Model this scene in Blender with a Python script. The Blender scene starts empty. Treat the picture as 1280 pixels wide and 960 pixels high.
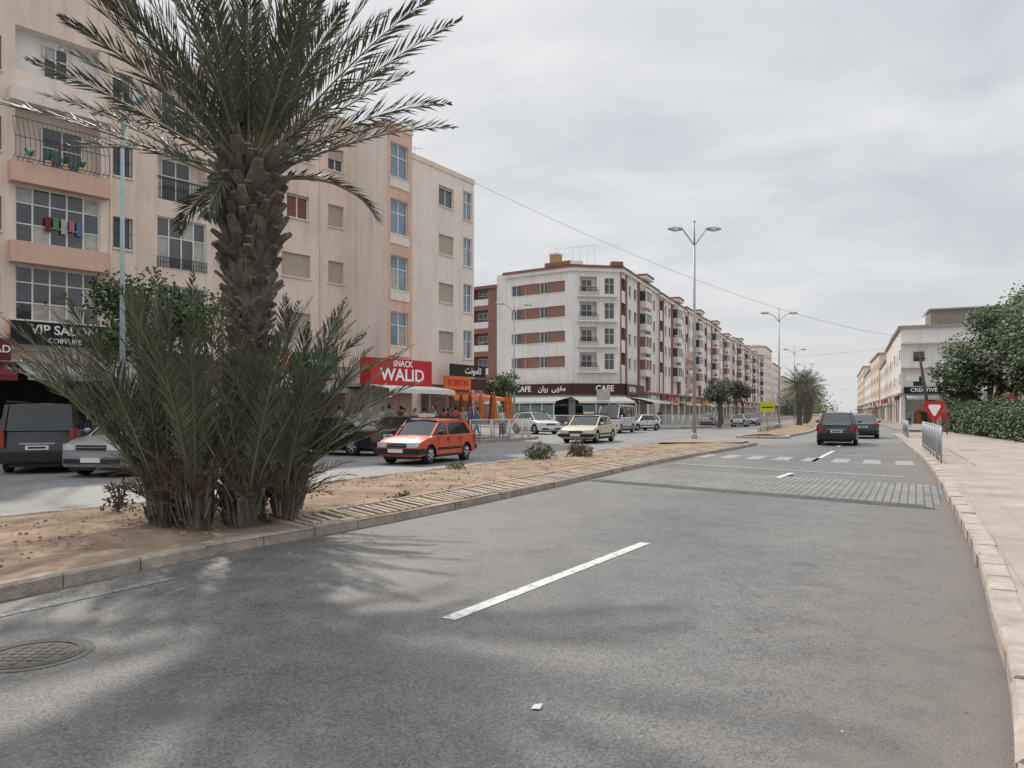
import bpy, bmesh, math, random
from mathutils import Vector, Matrix, noise
from mathutils.geometry import tessellate_polygon
R = random.Random(7)
sc = bpy.context.scene
# ------------------------------------------------------------------ materials
MC = {}
def nd(nt, t, **k):
    n = nt.nodes.new(t)
    for a, b in k.items(): setattr(n, a, b)
    return n
def M(name, col, rough=.85, var=.12, scale=2.0, bump=0., bscale=30, metal=0., spec=.3, streak=0., coat=0., stripes=None):
    if name in MC: return MC[name]
    m = bpy.data.materials.new(name); m.use_nodes = True
    nt = m.node_tree; b = nt.nodes['Principled BSDF']
    b.inputs['Roughness'].default_value = rough; b.inputs['Metallic'].default_value = metal
    b.inputs['Specular IOR Level'].default_value = spec
    b.inputs['Coat Weight'].default_value = coat
    tc = nd(nt, 'ShaderNodeTexCoord')
    n = nd(nt, 'ShaderNodeTexNoise'); n.inputs['Scale'].default_value = scale; n.inputs['Detail'].default_value = 3
    n.inputs['Roughness'].default_value = .65
    nt.links.new(tc.outputs['Object'], n.inputs['Vector'])
    r = nd(nt, 'ShaderNodeValToRGB')
    r.color_ramp.elements[0].position = .3; r.color_ramp.elements[1].position = .7
    r.color_ramp.elements[0].color = tuple(c*(1-var) for c in col)+(1,)
    r.color_ramp.elements[1].color = tuple(min(1, c*(1+var)) for c in col)+(1,)
    nt.links.new(n.outputs['Fac'], r.inputs['Fac'])
    out = r.outputs['Color']
    if streak:
        mp = nd(nt, 'ShaderNodeMapping'); mp.inputs['Scale'].default_value = (1.6, 1.6, .12)
        nt.links.new(tc.outputs['Object'], mp.inputs['Vector'])
        n2 = nd(nt, 'ShaderNodeTexNoise'); n2.inputs['Scale'].default_value = 2.2; n2.inputs['Detail'].default_value = 4
        nt.links.new(mp.outputs['Vector'], n2.inputs['Vector'])
        r2 = nd(nt, 'ShaderNodeValToRGB'); r2.color_ramp.elements[0].position = .48; r2.color_ramp.elements[1].position = .75
        r2.color_ramp.elements[0].color = (1, 1, 1, 1)
        r2.color_ramp.elements[1].color = (1-streak, 1-streak*1.08, 1-streak*1.2, 1)
        nt.links.new(n2.outputs['Fac'], r2.inputs['Fac'])
        mx = nd(nt, 'ShaderNodeMixRGB', blend_type='MULTIPLY'); mx.inputs['Fac'].default_value = 1
        nt.links.new(out, mx.inputs['Color1']); nt.links.new(r2.outputs['Color'], mx.inputs['Color2'])
        out = mx.outputs['Color']
    nt.links.new(out, b.inputs['Base Color'])
    if stripes:
        w = nd(nt, 'ShaderNodeTexWave', wave_type='BANDS', bands_direction='Z'); w.inputs['Scale'].default_value = stripes
        nt.links.new(tc.outputs['Object'], w.inputs['Vector'])
        mx = nd(nt, 'ShaderNodeMixRGB', blend_type='MULTIPLY'); mx.inputs['Fac'].default_value = .35
        nt.links.new(out, mx.inputs['Color1']); nt.links.new(w.outputs['Color'], mx.inputs['Color2'])
        nt.links.new(mx.outputs['Color'], b.inputs['Base Color'])
    elif bump and bscale < 55:
        n3 = nd(nt, 'ShaderNodeTexNoise'); n3.inputs['Scale'].default_value = bscale; n3.inputs['Detail'].default_value = 2
        nt.links.new(tc.outputs['Object'], n3.inputs['Vector'])
        bp = nd(nt, 'ShaderNodeBump'); bp.inputs['Strength'].default_value = bump; bp.inputs['Distance'].default_value = .02
        nt.links.new(n3.outputs['Fac'], bp.inputs['Height']); nt.links.new(bp.outputs['Normal'], b.inputs['Normal'])
    MC[name] = m
    return m

def asphalt(name, base, edge=False):
    m = bpy.data.materials.new(name); m.use_nodes = True; nt = m.node_tree; b = nt.nodes['Principled BSDF']
    L = nt.links.new
    tc = nd(nt, 'ShaderNodeTexCoord')
    def noi(s, d=5, ro=.6, vec=None):
        n = nd(nt, 'ShaderNodeTexNoise'); n.inputs['Scale'].default_value = s; n.inputs['Detail'].default_value = d
        n.inputs['Roughness'].default_value = ro; L(vec or tc.outputs['Object'], n.inputs['Vector']); return n.outputs['Fac']
    def ramp(f, p0, c0, p1, c1):
        r = nd(nt, 'ShaderNodeValToRGB'); e = r.color_ramp.elements
        e[0].position = p0; e[1].position = p1
        e[0].color = (*c0, 1) if len(c0) == 3 else c0; e[1].color = (*c1, 1); L(f, r.inputs['Fac']); return r.outputs['Color']
    def mix(bt, fac, a, c):
        x = nd(nt, 'ShaderNodeMixRGB', blend_type=bt)
        if isinstance(fac, float): x.inputs['Fac'].default_value = fac
        else: L(fac, x.inputs['Fac'])
        for s, v in ((x.inputs['Color1'], a), (x.inputs['Color2'], c)):
            if isinstance(v, tuple): s.default_value = (*v, 1)
            else: L(v, s)
        return x.outputs['Color']
    v = nd(nt, 'ShaderNodeTexVoronoi'); v.inputs['Scale'].default_value = 85; L(tc.outputs['Object'], v.inputs['Vector'])
    g = ramp(v.outputs['Color'], .1, tuple(c*.55 for c in base), .95, tuple(c*1.6 for c in base))
    big = ramp(noi(.33, 4), .3, (.78, .78, .79), .7, (1.24, 1.22, 1.18))
    c = mix('MULTIPLY', 1., g, big)
    n23 = noi(2.3, 5, .7)
    med = ramp(n23, .35, (.80, .80, .81), .65, (1.15, 1.145, 1.13))
    c = mix('MULTIPLY', 1., c, med)
    if edge:
        st = ramp(noi(.9, 5, .62), .58, (0, 0, 0), .66, (.75, .75, .75))
        c = mix('MIX', st, c, tuple(x*.70 for x in base))
        mp = nd(nt, 'ShaderNodeVectorMath', operation='ADD'); L(tc.outputs['Object'], mp.inputs[0])
        nv = nd(nt, 'ShaderNodeTexNoise'); nv.inputs['Scale'].default_value = 1.5; nv.inputs['Detail'].default_value = 3; L(tc.outputs['Object'], nv.inputs['Vector'])
        L(nv.outputs['Color'], mp.inputs[1])
        v2 = nd(nt, 'ShaderNodeTexVoronoi', feature='DISTANCE_TO_EDGE'); v2.inputs['Scale'].default_value = .33; L(mp.outputs[0], v2.inputs['Vector'])
        cr = ramp(v2.outputs['Distance'], .0, (.4, .4, .4), .005, (1, 1, 1))
        c = mix('MULTIPLY', .55, c, cr)
        sx = nd(nt, 'ShaderNodeSeparateXYZ'); L(tc.outputs['UV'], sx.inputs[0])
        wt = nd(nt, 'ShaderNodeTexWave', wave_type='BANDS', bands_direction='X'); wt.inputs['Scale'].default_value = .62; wt.inputs['Distortion'].default_value = .6
        L(tc.outputs['UV'], wt.inputs['Vector'])
        c = mix('MULTIPLY', .35, c, ramp(wt.outputs['Fac'], .1, (.8, .8, .82), .9, (1.25, 1.23, 1.18)))
        a = nd(nt, 'ShaderNodeMath', operation='MULTIPLY'); L(n23, a.inputs[0]); a.inputs[1].default_value = .42
        # right-hand gutter dust: u + noise remapped into 0..1
        s = nd(nt, 'ShaderNodeMath', operation='ADD'); L(sx.outputs['X'], s.inputs[0]); L(a.outputs[0], s.inputs[1])
        s2 = nd(nt, 'ShaderNodeMath', operation='SUBTRACT'); L(s.outputs[0], s2.inputs[0]); s2.inputs[1].default_value = .5
        d = ramp(s2.outputs[0], .50, (0, 0, 0), .70, (.75, .75, .75))
        c = mix('MIX', d, c, (.185, .155, .13))
        i = nd(nt, 'ShaderNodeMath', operation='SUBTRACT'); L(a.outputs[0], i.inputs[0]); L(sx.outputs['X'], i.inputs[1])
        d2 = ramp(i.outputs[0], .14, (0, 0, 0), .26, (.6, .6, .6))
        c = mix('MIX', d2, c, (.2, .17, .14))
    L(c, b.inputs['Base Color'])
    rr = ramp(n23, .3, (.48, .48, .48), .7, (.68, .68, .68)); L(rr, b.inputs['Roughness'])
    b.inputs['Specular IOR Level'].default_value = .5
    bp = nd(nt, 'ShaderNodeBump'); bp.inputs['Strength'].default_value = .5; bp.inputs['Distance'].default_value = .006
    L(v.outputs['Distance'], bp.inputs['Height']); L(bp.outputs['Normal'], b.inputs['Normal'])
    return m
def brickmat(name, c1, c2, mortar, sx, bw, rh, rough=.85, ms=.02, use_uv=False, var=.25):
    m = bpy.data.materials.new(name); m.use_nodes = True; nt = m.node_tree; b = nt.nodes['Principled BSDF']; L = nt.links.new
    tc = nd(nt, 'ShaderNodeTexCoord'); mp = nd(nt, 'ShaderNodeMapping'); mp.inputs['Rotation'].default_value = (0, 0, math.radians(-62))
    L(tc.outputs['Object'], mp.inputs['Vector'])
    br = nd(nt, 'ShaderNodeTexBrick'); L(mp.outputs[0], br.inputs['Vector'])
    br.inputs['Scale'].default_value = sx; br.inputs['Brick Width'].default_value = bw; br.inputs['Row Height'].default_value = rh
    br.inputs['Mortar Size'].default_value = ms; br.inputs['Color1'].default_value = (*c1, 1); br.inputs['Color2'].default_value = (*c2, 1)
    br.inputs['Mortar'].default_value = (*mortar, 1)
    n = nd(nt, 'ShaderNodeTexNoise'); n.inputs['Scale'].default_value = .8; n.inputs['Detail'].default_value = 5; n.inputs['Roughness'].default_value = .7
    L(tc.outputs['Object'], n.inputs['Vector'])
    r = nd(nt, 'ShaderNodeValToRGB'); r.color_ramp.elements[0].position = .3; r.color_ramp.elements[1].position = .7
    r.color_ramp.elements[0].color = (1-var, 1-var, 1-var, 1); r.color_ramp.elements[1].color = (1.1, 1.1, 1.1, 1)
    L(n.outputs['Fac'], r.inputs['Fac'])
    x = nd(nt, 'ShaderNodeMixRGB', blend_type='MULTIPLY'); x.inputs['Fac'].default_value = 1
    L(br.outputs['Color'], x.inputs['Color1']); L(r.outputs['Color'], x.inputs['Color2']); L(x.outputs['Color'], b.inputs['Base Color'])
    b.inputs['Roughness'].default_value = rough; b.inputs['Specular IOR Level'].default_value = .3
    bp = nd(nt, 'ShaderNodeBump'); bp.inputs['Strength'].default_value = .4; bp.inputs['Distance'].default_value = .01
    L(br.outputs['Fac'], bp.inputs['Height']); bp.invert = True; L(bp.outputs['Normal'], b.inputs['Normal'])
    return m
def paintmat(name, col, under, th=.5):
    m = bpy.data.materials.new(name); m.use_nodes = True; nt = m.node_tree; b = nt.nodes['Principled BSDF']; L = nt.links.new
    tc = nd(nt, 'ShaderNodeTexCoord'); n = nd(nt, 'ShaderNodeTexNoise'); n.inputs['Scale'].default_value = 9; n.inputs['Detail'].default_value = 7; n.inputs['Roughness'].default_value = .8
    L(tc.outputs['Object'], n.inputs['Vector'])
    r = nd(nt, 'ShaderNodeValToRGB'); r.color_ramp.elements[0].position = th-.05; r.color_ramp.elements[1].position = th+.1
    r.color_ramp.elements[0].color = (*col, 1); r.color_ramp.elements[1].color = (*under, 1)
    L(n.outputs['Fac'], r.inputs['Fac']); L(r.outputs['Color'], b.inputs['Base Color']); b.inputs['Roughness'].default_value = .75
    return m
def leafmat(name, c1, c2, scale=1.5, trans=.15, rough=.6):
    if name in MC: return MC[name]
    m = bpy.data.materials.new(name); m.use_nodes = True; nt = m.node_tree; b = nt.nodes['Principled BSDF']; L = nt.links.new
    g = nd(nt, 'ShaderNodeNewGeometry'); n = nd(nt, 'ShaderNodeTexNoise'); n.inputs['Scale'].default_value = scale; n.inputs['Detail'].default_value = 1
    tc = nd(nt, 'ShaderNodeTexCoord'); L(tc.outputs['Object'], n.inputs['Vector'])
    a = nd(nt, 'ShaderNodeMath', operation='MULTIPLY_ADD'); L(g.outputs['Random Per Island'], a.inputs[0]); a.inputs[1].default_value = .5
    s = nd(nt, 'ShaderNodeMath', operation='SUBTRACT'); L(n.outputs['Fac'], s.inputs[0]); s.inputs[1].default_value = .25; L(s.outputs[0], a.inputs[2])
    r = nd(nt, 'ShaderNodeValToRGB'); r.color_ramp.elements[0].position = .15; r.color_ramp.elements[1].position = .85
    r.color_ramp.elements[0].color = (*c1, 1); r.color_ramp.elements[1].color = (*c2, 1)
    L(a.outputs[0], r.inputs['Fac']); L(r.outputs['Color'], b.inputs['Base Color'])
    b.inputs['Roughness'].default_value = rough; b.inputs['Specular IOR Level'].default_value = .3
    MC[name] = m
    return m

cream = M('cream_render', (.77, .625, .52), .9, .07, .6, 0, 60, streak=.18)
creamL = M('cream_light', (.80, .70, .615), .9, .06, .6, 0, 60, streak=.14)
peach = M('peach_render', (.68, .46, .35), .9, .08, .8, 0, 60, streak=.14)
white = M('white_render', (.80, .765, .73), .9, .06, .5, 0, 50, streak=.15)
brownred = M('brown_red_render', (.29, .14, .115), .85, .12, 1, 0, 50, streak=.15)
brownsh = M('brown_shutter', (.33, .19, .14), .7, .1, 3, stripes=9)
beigesh = M('beige_shutter', (.53, .44, .35), .7, .08, 3, stripes=9)
wframe = M('white_frame', (.72, .72, .70), .4, .05, 3)
glass = M('window_glass', (.06, .067, .075), .06, .4, .7, spec=.8)
glassb = M('blue_window_glass', (.17, .24, .31), .08, .3, .8, spec=.8)
curtain = M('curtain_behind_glass', (.40, .38, .35), .25, .25, 4, spec=.6)
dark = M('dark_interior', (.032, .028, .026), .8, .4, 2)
iron = M('painted_iron', (.06, .06, .065), .5, .2, 8)
ironw = M('white_painted_iron', (.66, .66, .66), .5, .1, 8)
concrete = M('concrete', (.38, .35, .32), .9, .15, 2, .3, 40, streak=.2)
roofm = M('roof_surface', (.35, .32, .29), .9, .15, 1)
kerbm = M('kerb_stone', (.35, .30, .25), .9, .32, 3.5, .6, 35)
kerbp = M('kerb_pink_stone', (.43, .365, .315), .9, .25, 3.5, .5, 35)
ribm = M('kerb_rib_stone', (.42, .345, .27), .9, .25, 5, .5, 40)
soil = M('bare_soil', (.29, .21, .15), .97, .40, 1.6, 1.0, 18)
redsign = M('sign_red', (.50, .025, .03), .45, .06, 2)
orangesign = M('sign_orange', (.68, .17, .05), .45, .06, 2)
blacksign = M('sign_black', (.02, .02, .022), .4, .1, 2)
brownsign = M('sign_brown', (.055, .022, .018), .45, .1, 2)
signwhite = M('sign_lettering_white', (.85, .85, .83), .5, .03, 2)
signred = M('sign_lettering_red', (.6, .05, .04), .5, .03, 2)
greensign = M('sign_green', (.03, .20, .09), .45, .06, 2)
awnw = M('awning_white', (.66, .64, .60), .85, .1, 2)
awng = M('awning_grey', (.35, .35, .35), .85, .1, 2)
awnd = M('awning_dark_red', (.16, .03, .03), .85, .1, 2)
rubber = M('tyre_rubber', (.02, .02, .02), .85, .1, 9)
rimm = M('wheel_rim', (.42, .43, .44), .35, .1, 9, metal=.7)
blk = M('black_plastic', (.025, .025, .027), .55, .1, 9)
cglass = M('car_glass', (.02, .024, .027), .04, .2, 2, spec=.9)
lampg = M('headlamp_glass', (.62, .64, .66), .12, .05, 9, spec=.8)
taill = M('tail_lamp', (.30, .012, .01), .2, .05, 9, spec=.7)
plate = M('number_plate', (.75, .75, .73), .5, .03, 9)
galv = M('galvanised_steel', (.40, .41, .41), .5, .12, 6, metal=.4)
teal = M('pale_teal_painted_steel', (.34, .42, .42), .5, .12, 6)

# ------------------------------------------------------------------ mesh builder
class Fr:
    def __init__(s, p0, p1, z=0.):
        s.o = Vector((p0[0], p0[1], z)); d = Vector((p1[0]-p0[0], p1[1]-p0[1], 0)); s.L = d.length; s.x = d.normalized()
        s.y = Vector((s.x.y, -s.x.x, 0)); s.ang = math.atan2(s.x.y, s.x.x)
    def __call__(s, x, y, z): return s.o + s.x*x + s.y*y + Vector((0, 0, z))
ID = lambda x, y, z: Vector((x, y, z))
class MB:
    def __init__(s): s.v = []; s.f = []; s.m = []; s.ml = []; s.sm = []; s.uv = None
    def mi(s, mat):
        if mat not in s.ml: s.ml.append(mat)
        return s.ml.index(mat)
    def poly(s, pts, mat, smooth=False):
        b = len(s.v); s.v.extend([tuple(p) for p in pts]); s.f.append(tuple(range(b, b+len(pts)))); s.m.append(s.mi(mat)); s.sm.append(smooth)
    def box(s, fr, x0, x1, y0, y1, z0, z1, mat):
        b = len(s.v)
        for z in (z0, z1):
            for x, y in ((x0, y0), (x1, y0), (x1, y1), (x0, y1)): s.v.append(tuple(fr(x, y, z)))
        for q in ((0, 3, 2, 1), (4, 5, 6, 7), (0, 1, 5, 4), (1, 2, 6, 5), (2, 3, 7, 6), (3, 0, 4, 7)):
            s.f.append(tuple(b+i for i in q)); s.m.append(s.mi(mat)); s.sm.append(False)
    def cyl(s, p, q, r0, r1, n, mat, caps=True, smooth=True):
        p = Vector(p); q = Vector(q); d = (q-p).normalized()
        a = d.orthogonal().normalized(); c = d.cross(a); b = len(s.v)
        for k in range(n):
            t = 2*math.pi*k/n; e = a*math.cos(t)+c*math.sin(t)
            s.v.append(tuple(p+e*r0)); s.v.append(tuple(q+e*r1))
        mi = s.mi(mat)
        for k in range(n):
            k2 = (k+1) % n; s.f.append((b+2*k, b+2*k2, b+2*k2+1, b+2*k+1)); s.m.append(mi); s.sm.append(smooth)
        if caps:
            s.f.append(tuple(b+2*k for k in range(n))[::-1]); s.m.append(mi); s.sm.append(False)
            s.f.append(tuple(b+2*k+1 for k in range(n))); s.m.append(mi); s.sm.append(False)
    def tube(s, pts, rs, n, mat):
        pts = [Vector(p) for p in pts]; b = len(s.v); up = Vector((.13, .21, .97))
        for i, p in enumerate(pts):
            d = (pts[min(i+1, len(pts)-1)]-pts[max(i-1, 0)]).normalized()
            a = d.cross(up)
            a = a.normalized() if a.length > .05 else d.orthogonal().normalized()
            c = d.cross(a)
            for k in range(n):
                t = 2*math.pi*k/n; s.v.append(tuple(p+(a*math.cos(t)+c*math.sin(t))*rs[i]))
        mi = s.mi(mat)
        for i in range(len(pts)-1):
            for k in range(n):
                k2 = (k+1) % n
                s.f.append((b+i*n+k, b+i*n+k2, b+(i+1)*n+k2, b+(i+1)*n+k)); s.m.append(mi); s.sm.append(True)
    def ell(s, c, rx, ry, rz, mat, nu=10, nv=7):
        b = len(s.v); mi = s.mi(mat)
        for i in range(nv+1):
            ph = math.pi*i/nv
            for k in range(nu):
                t = 2*math.pi*k/nu; s.v.append((c[0]+rx*math.sin(ph)*math.cos(t), c[1]+ry*math.sin(ph)*math.sin(t), c[2]+rz*math.cos(ph)))
        for i in range(nv):
            for k in range(nu):
                k2 = (k+1) % nu
                s.f.append((b+i*nu+k, b+(i+1)*nu+k, b+(i+1)*nu+k2, b+i*nu+k2)); s.m.append(mi); s.sm.append(True)
    def build(s, name, parent=None):
        me = bpy.data.meshes.new(name); me.from_pydata(s.v, [], s.f)
        for m in s.ml: me.materials.append(m)
        me.polygons.foreach_set('material_index', s.m); me.polygons.foreach_set('use_smooth', s.sm)
        me.update(); o = bpy.data.objects.new(name, me); sc.collection.objects.link(o)
        if parent: o.parent = parent
        return o
def group(name, loc=(0, 0, 0)):
    e = bpy.data.objects.new(name, None); e.location = loc; e.empty_display_size = .5; sc.collection.objects.link(e); return e
def text(body, loc, size, ang, mat, parent, name='lettering', ext=.01, sx=1.):
    c = bpy.data.curves.new(name, 'FONT'); c.body = body; c.size = size; c.extrude = ext; c.offset = size*.018; c.align_x = 'CENTER'; c.align_y = 'CENTER'
    c.materials.append(mat); o = bpy.data.objects.new(name, c); sc.collection.objects.link(o)
    o.location = loc; o.rotation_euler = (math.pi/2, 0, ang); o.scale = (sx, 1, 1); o.parent = parent; return o

# ------------------------------------------------------------------ curves
def catmull(P, step=.5):
    P = [Vector((p[0], p[1])) for p in P]; out = []
    Q = [P[0]*2-P[1]]+P+[P[-1]*2-P[-2]]
    for i in range(1, len(Q)-2):
        a, b, c, d = Q[i-1:i+3]
        n = 12
        for k in range(n):
            t = k/n
            out.append(.5*((2*b)+(c-a)*t+(2*a-5*b+4*c-d)*t*t+(3*b-a-3*c+d)*t**3))
    out.append(P[-1]); return out
def resample(pts, n=None, step=None):
    L = [0]
    for a, b in zip(pts, pts[1:]): L.append(L[-1]+(b-a).length)
    if step: n = max(2, int(round(L[-1]/step))+1)
    out = []; j = 0
    for k in range(n):
        t = L[-1]*k/(n-1)
        while j < len(L)-2 and L[j+1] < t: j += 1
        f = (t-L[j])/max(1e-6, L[j+1]-L[j]); out.append(pts[j].lerp(pts[j+1], min(1, max(0, f))))
    return out
def ribbon(name, A, B, mat, z, nl=80, nc=8, hump=0., rough=0., parent=None):
    a = resample(catmull(A), nl); b = resample(catmull(B), nl)
    me = bpy.data.meshes.new(name); vs = []; uvs = []
    for i in range(nl):
        for k in range(nc+1):
            t = k/nc; p = a[i].lerp(b[i], t)
            zz = z+hump*math.sin(math.pi*t)
            if rough and 0 < k < nc: zz += rough*(noise.noise((p.x*.9, p.y*.9, 0))+.5*noise.noise((p.x*3, p.y*3, 4)))
            vs.append((p.x, p.y, zz)); uvs.append((t, i/(nl-1)))
    fs = [(i*(nc+1)+k, i*(nc+1)+k+1, (i+1)*(nc+1)+k+1, (i+1)*(nc+1)+k) for i in range(nl-1) for k in range(nc)]
    me.from_pydata(vs, [], fs); me.materials.append(mat); ul = me.uv_layers.new()
    for l in me.loops: ul.data[l.index].uv = uvs[l.vertex_index]
    for p in me.polygons: p.use_smooth = True
    o = bpy.data.objects.new(name, me); sc.collection.objects.link(o)
    if parent: o.parent = parent
    return o
def kerb(name, P, mat, h=.14, w=.17, side=1, blk_l=.8, parent=None, smooth=True, ymin=-99, ymax=999, jit=.010):
    pts = resample(catmull(P) if smooth else [Vector((p[0], p[1])) for p in P], step=blk_l)
    mb = MB(); r = random.Random(3)
    for a, b in zip(pts, pts[1:]):
        if not (ymin <= a.y <= ymax): continue
        fr = Fr(a, b); g = .007; hh = h+r.uniform(-jit, jit); o = r.uniform(-jit, jit); bv = .025
        y0, y1 = (0+o, w+o) if side > 0 else (-w+o, 0+o)
        sec = [(y0, -.05), (y0, hh-bv), (y0+bv, hh), (y1-bv, hh), (y1, hh-bv), (y1, -.05)]
        A = [fr(g, y, z) for y, z in sec]; B = [fr(fr.L-g, y, z) for y, z in sec]
        for k in range(5): mb.poly([A[k], A[k+1], B[k+1], B[k]], mat)
        mb.poly(A, mat); mb.poly(B[::-1], mat)
    return mb.build(name, parent)
def polyslab(name, pts, z, mat, parent=None):
    V = [Vector((p[0], p[1], z)) for p in pts]; tr = tessellate_polygon([V])
    me = bpy.data.meshes.new(name); me.from_pydata([tuple(v) for v in V], [], [tuple(t) for t in tr]); me.materials.append(mat)
    bm = bmesh.new(); bm.from_mesh(me); bmesh.ops.recalc_face_normals(bm, faces=bm.faces)
    if sum(f.normal.z for f in bm.faces) < 0: bmesh.ops.reverse_faces(bm, faces=bm.faces)
    bm.to_mesh(me); bm.free()
    o = bpy.data.objects.new(name, me); sc.collection.objects.link(o)
    if parent: o.parent = parent
    return o
def densify(P, n=12): return [tuple(p) for p in catmull(P)]

# ------------------------------------------------------------------ ground & roads
asphL = asphalt('asphalt_pale', (.180, .180, .182))  # base colour made paler to carry the grazing sky reflection
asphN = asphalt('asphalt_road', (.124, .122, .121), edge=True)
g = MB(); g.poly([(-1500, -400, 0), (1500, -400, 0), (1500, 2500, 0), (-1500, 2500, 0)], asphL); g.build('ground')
RE = [(-9, -5), (-6.3, 1.5), (-4.7, 5.5), (-3.55, 8.0), (-2.35, 10), (-1.15, 12.1), (1, 16.3), (3.6, 21.7), (6.4, 26.9), (9.6, 32.5), (11.9, 37.0), (12.2, 39.6), (11.2, 41.2)]
LE = [(-16, -3), (-12, 3.5), (-8.9, 8.3), (-7.2, 10.7), (-6.1, 12.3), (-4.3, 15.4), (-3.0, 17.9), (-.9, 21.7), (1.7, 26.7), (4.5, 31.8), (7.0, 36.6), (8.6, 39.8), (10.2, 41.2)]
RK = [(-3.5, -6), (.6, .8), (2.67, 4.05), (3.62, 5.74), (5.26, 8.69), (7.5, 13), (10, 17.9), (13.8, 25.6), (17.6, 33.8), (20.5, 39.9), (26, 52)]
RO = [(8, -9), (11, -3), (13, 2), (14.5, 5), (16, 9), (18, 14), (20.5, 20), (22.5, 27), (24.6, 35), (29, 45), (34, 57)]
ribbon('road', RE[:11], RK[:9]+[(20.5, 39.9)], asphN, .004, 90, 10)
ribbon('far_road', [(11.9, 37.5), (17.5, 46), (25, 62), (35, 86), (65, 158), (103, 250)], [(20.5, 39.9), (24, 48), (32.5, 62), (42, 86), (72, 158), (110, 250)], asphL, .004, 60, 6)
med = group('median')
ribbon('soil', LE, RE, soil, .115, 200, 26, hump=.05, rough=.06, parent=med)
kerb('kerb', RE, kerbm, side=-1, parent=med, ymax=10.2)
kerb('kerb_far', RE, kerbm, side=-1, parent=med, ymin=10.2, h=.12, w=.12)
kerb('kerb_left', LE, kerbm, side=1, parent=med, w=.15)
mb = MB(); pts = resample(catmull(RE), step=.17)
for a, b in zip(pts, pts[1:]):
    if 9.6 < a.y < 34 and R.random() > .02:
        fr = Fr(a, b); y0, y1 = -.62+R.uniform(-.01, .01), -.13
        jz = R.uniform(-.012, .010); x1 = .10
        P = [fr(0, y1, .135+jz), fr(x1, y1, .135+jz), fr(x1, y0, .20+jz), fr(0, y0, .20+jz)]
        Q = [p-Vector((0, 0, .09)) for p in P]
        mb.poly(P, ribm)
        for k in range(4): mb.poly([P[k], P[(k+1) % 4], Q[(k+1) % 4], Q[k]], ribm)
mb.build('ribbed_edging', med)
darkslot = M('edging_gap', (.12, .09, .07), .95)
mb = MB(); pts = [p for p in resample(catmull(RE), step=.5) if 9.4 < p.y < 34.3]
for a, b in zip(pts, pts[1:]):
    fr = Fr(a, b); mb.poly([fr(0, -.12, .10), fr(fr.L, -.12, .10), fr(fr.L, -.64, .165), fr(0, -.64, .165)], darkslot)
    mb.box(fr, 0, fr.L, -.70, -.63, .1, .215, ribm)
mb.build('edging_bed', med)
pav = brickmat('pink_pavers', (.42, .32, .26), (.36, .27, .22), (.2, .16, .13), 1, .22, .11, ms=.012)
ribbon('paved_tip', [(6.6, 35.0), (8.2, 38.6), (9.2, 40.4), (10.3, 40.9)], [(10.6, 35.0), (11.6, 37.3), (11.7, 39.4), (11.1, 40.9)], pav, .2, 20, 4, parent=med)
la = resample(catmull(LE), 200); lb = resample(catmull(RE), 200)
mb = MB(); straw = M('dead_straw', (.33, .25, .15), .9, .3, 9)
for i in range(2600):
    k = min(199, int(abs(R.gauss(0, 60)))+30); t = R.uniform(.05, .85); p = la[k].lerp(lb[k], t); z = .12+.05*math.sin(math.pi*t)
    p = p+Vector((R.uniform(-.15, .15), R.uniform(-.15, .15)))
    if R.random() < .45: s = R.uniform(.008, .032); mb.ell((p.x, p.y, z+.01), s, s*R.uniform(.6, 1), s*.6, kerbm if R.random() < .5 else soil, 5, 3)
    else:
        a = R.uniform(0, 6.3); l = R.uniform(.03, .12); d = Vector((math.cos(a), math.sin(a), R.uniform(0, .5)))*l; w = Vector((-math.sin(a), math.cos(a), 0))*.006; q = Vector((p.x, p.y, z+.02)); mb.poly([q-w, q+w, q+d], straw)
mb.build('soil_pebbles_and_straw', med)
cob = brickmat('grey_cobbles', (.29, .28, .265), (.22, .215, .205), (.12, .115, .11), 1, .2, .13, ms=.014)
st = group('speed_table')
c = [(1.7, 17.55), (6.95, 12.35), (9.15, 16.1), (3.75, 21.4)]
def inset(c, k):
    cx = sum(p[0] for p in c)/4; cy = sum(p[1] for p in c)/4; return [(cx+(p[0]-cx)*k, cy+(p[1]-cy)*k) for p in c]
ci = inset(c, .92); mb = MB()
mb.poly([(*p, .05) for p in ci], cob)
rampm = M('ramp_asphalt', (.10, .10, .10), .9, .2, 4, .5, 50)
for k in range(4): mb.poly([(*c[k], .006), (*c[(k+1) % 4], .006), (*ci[(k+1) % 4], .05), (*ci[k], .05)], rampm if k in (0, 2) else cob)
mb.build('cobbled_surface', st)
pw = paintmat('road_paint', (.62, .62, .60), (.17, .17, .17), .56)
pf = paintmat('road_paint_worn', (.42, .42, .41), (.15, .15, .15), .48)
pff = paintmat('road_paint_faded', (.30, .30, .29), (.14, .14, .14), .46)
mk = group('road_markings'); mb = MB()
def stripe(p, q, w, mat, z=.009):
    fr = Fr(p, q)
    mb.poly([fr(0, -w/2, z), fr(fr.L, -w/2, z), fr(fr.L, w/2, z), fr(0, w/2, z)], mat)
stripe((-.49, 5.85), (1.62, 9.25), .13, pw)
stripe((6.25, 17.9), (7.1, 19.3), .13, pw, .055)
stripe((9.7, 24.5), (13.2, 31.2), .14, pw)
stripe((15.0, 35), (16.6, 38), .14, pw)
stripe((-4.55, 5.0), (-3.25, 7.3), .12, pff)
stripe((5.0, 23.6), (9.6, 18.6), .25, pf)
for k in range(8):
    t = (k+.4)/8; x = 6.3+(12.2-6.3)*t; y = 27.0+(22.4-27.0)*t
    stripe((x, y), (x+.95, y+1.9), .5, pf)
mb.build('lane_and_crossing_paint', mk)
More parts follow.
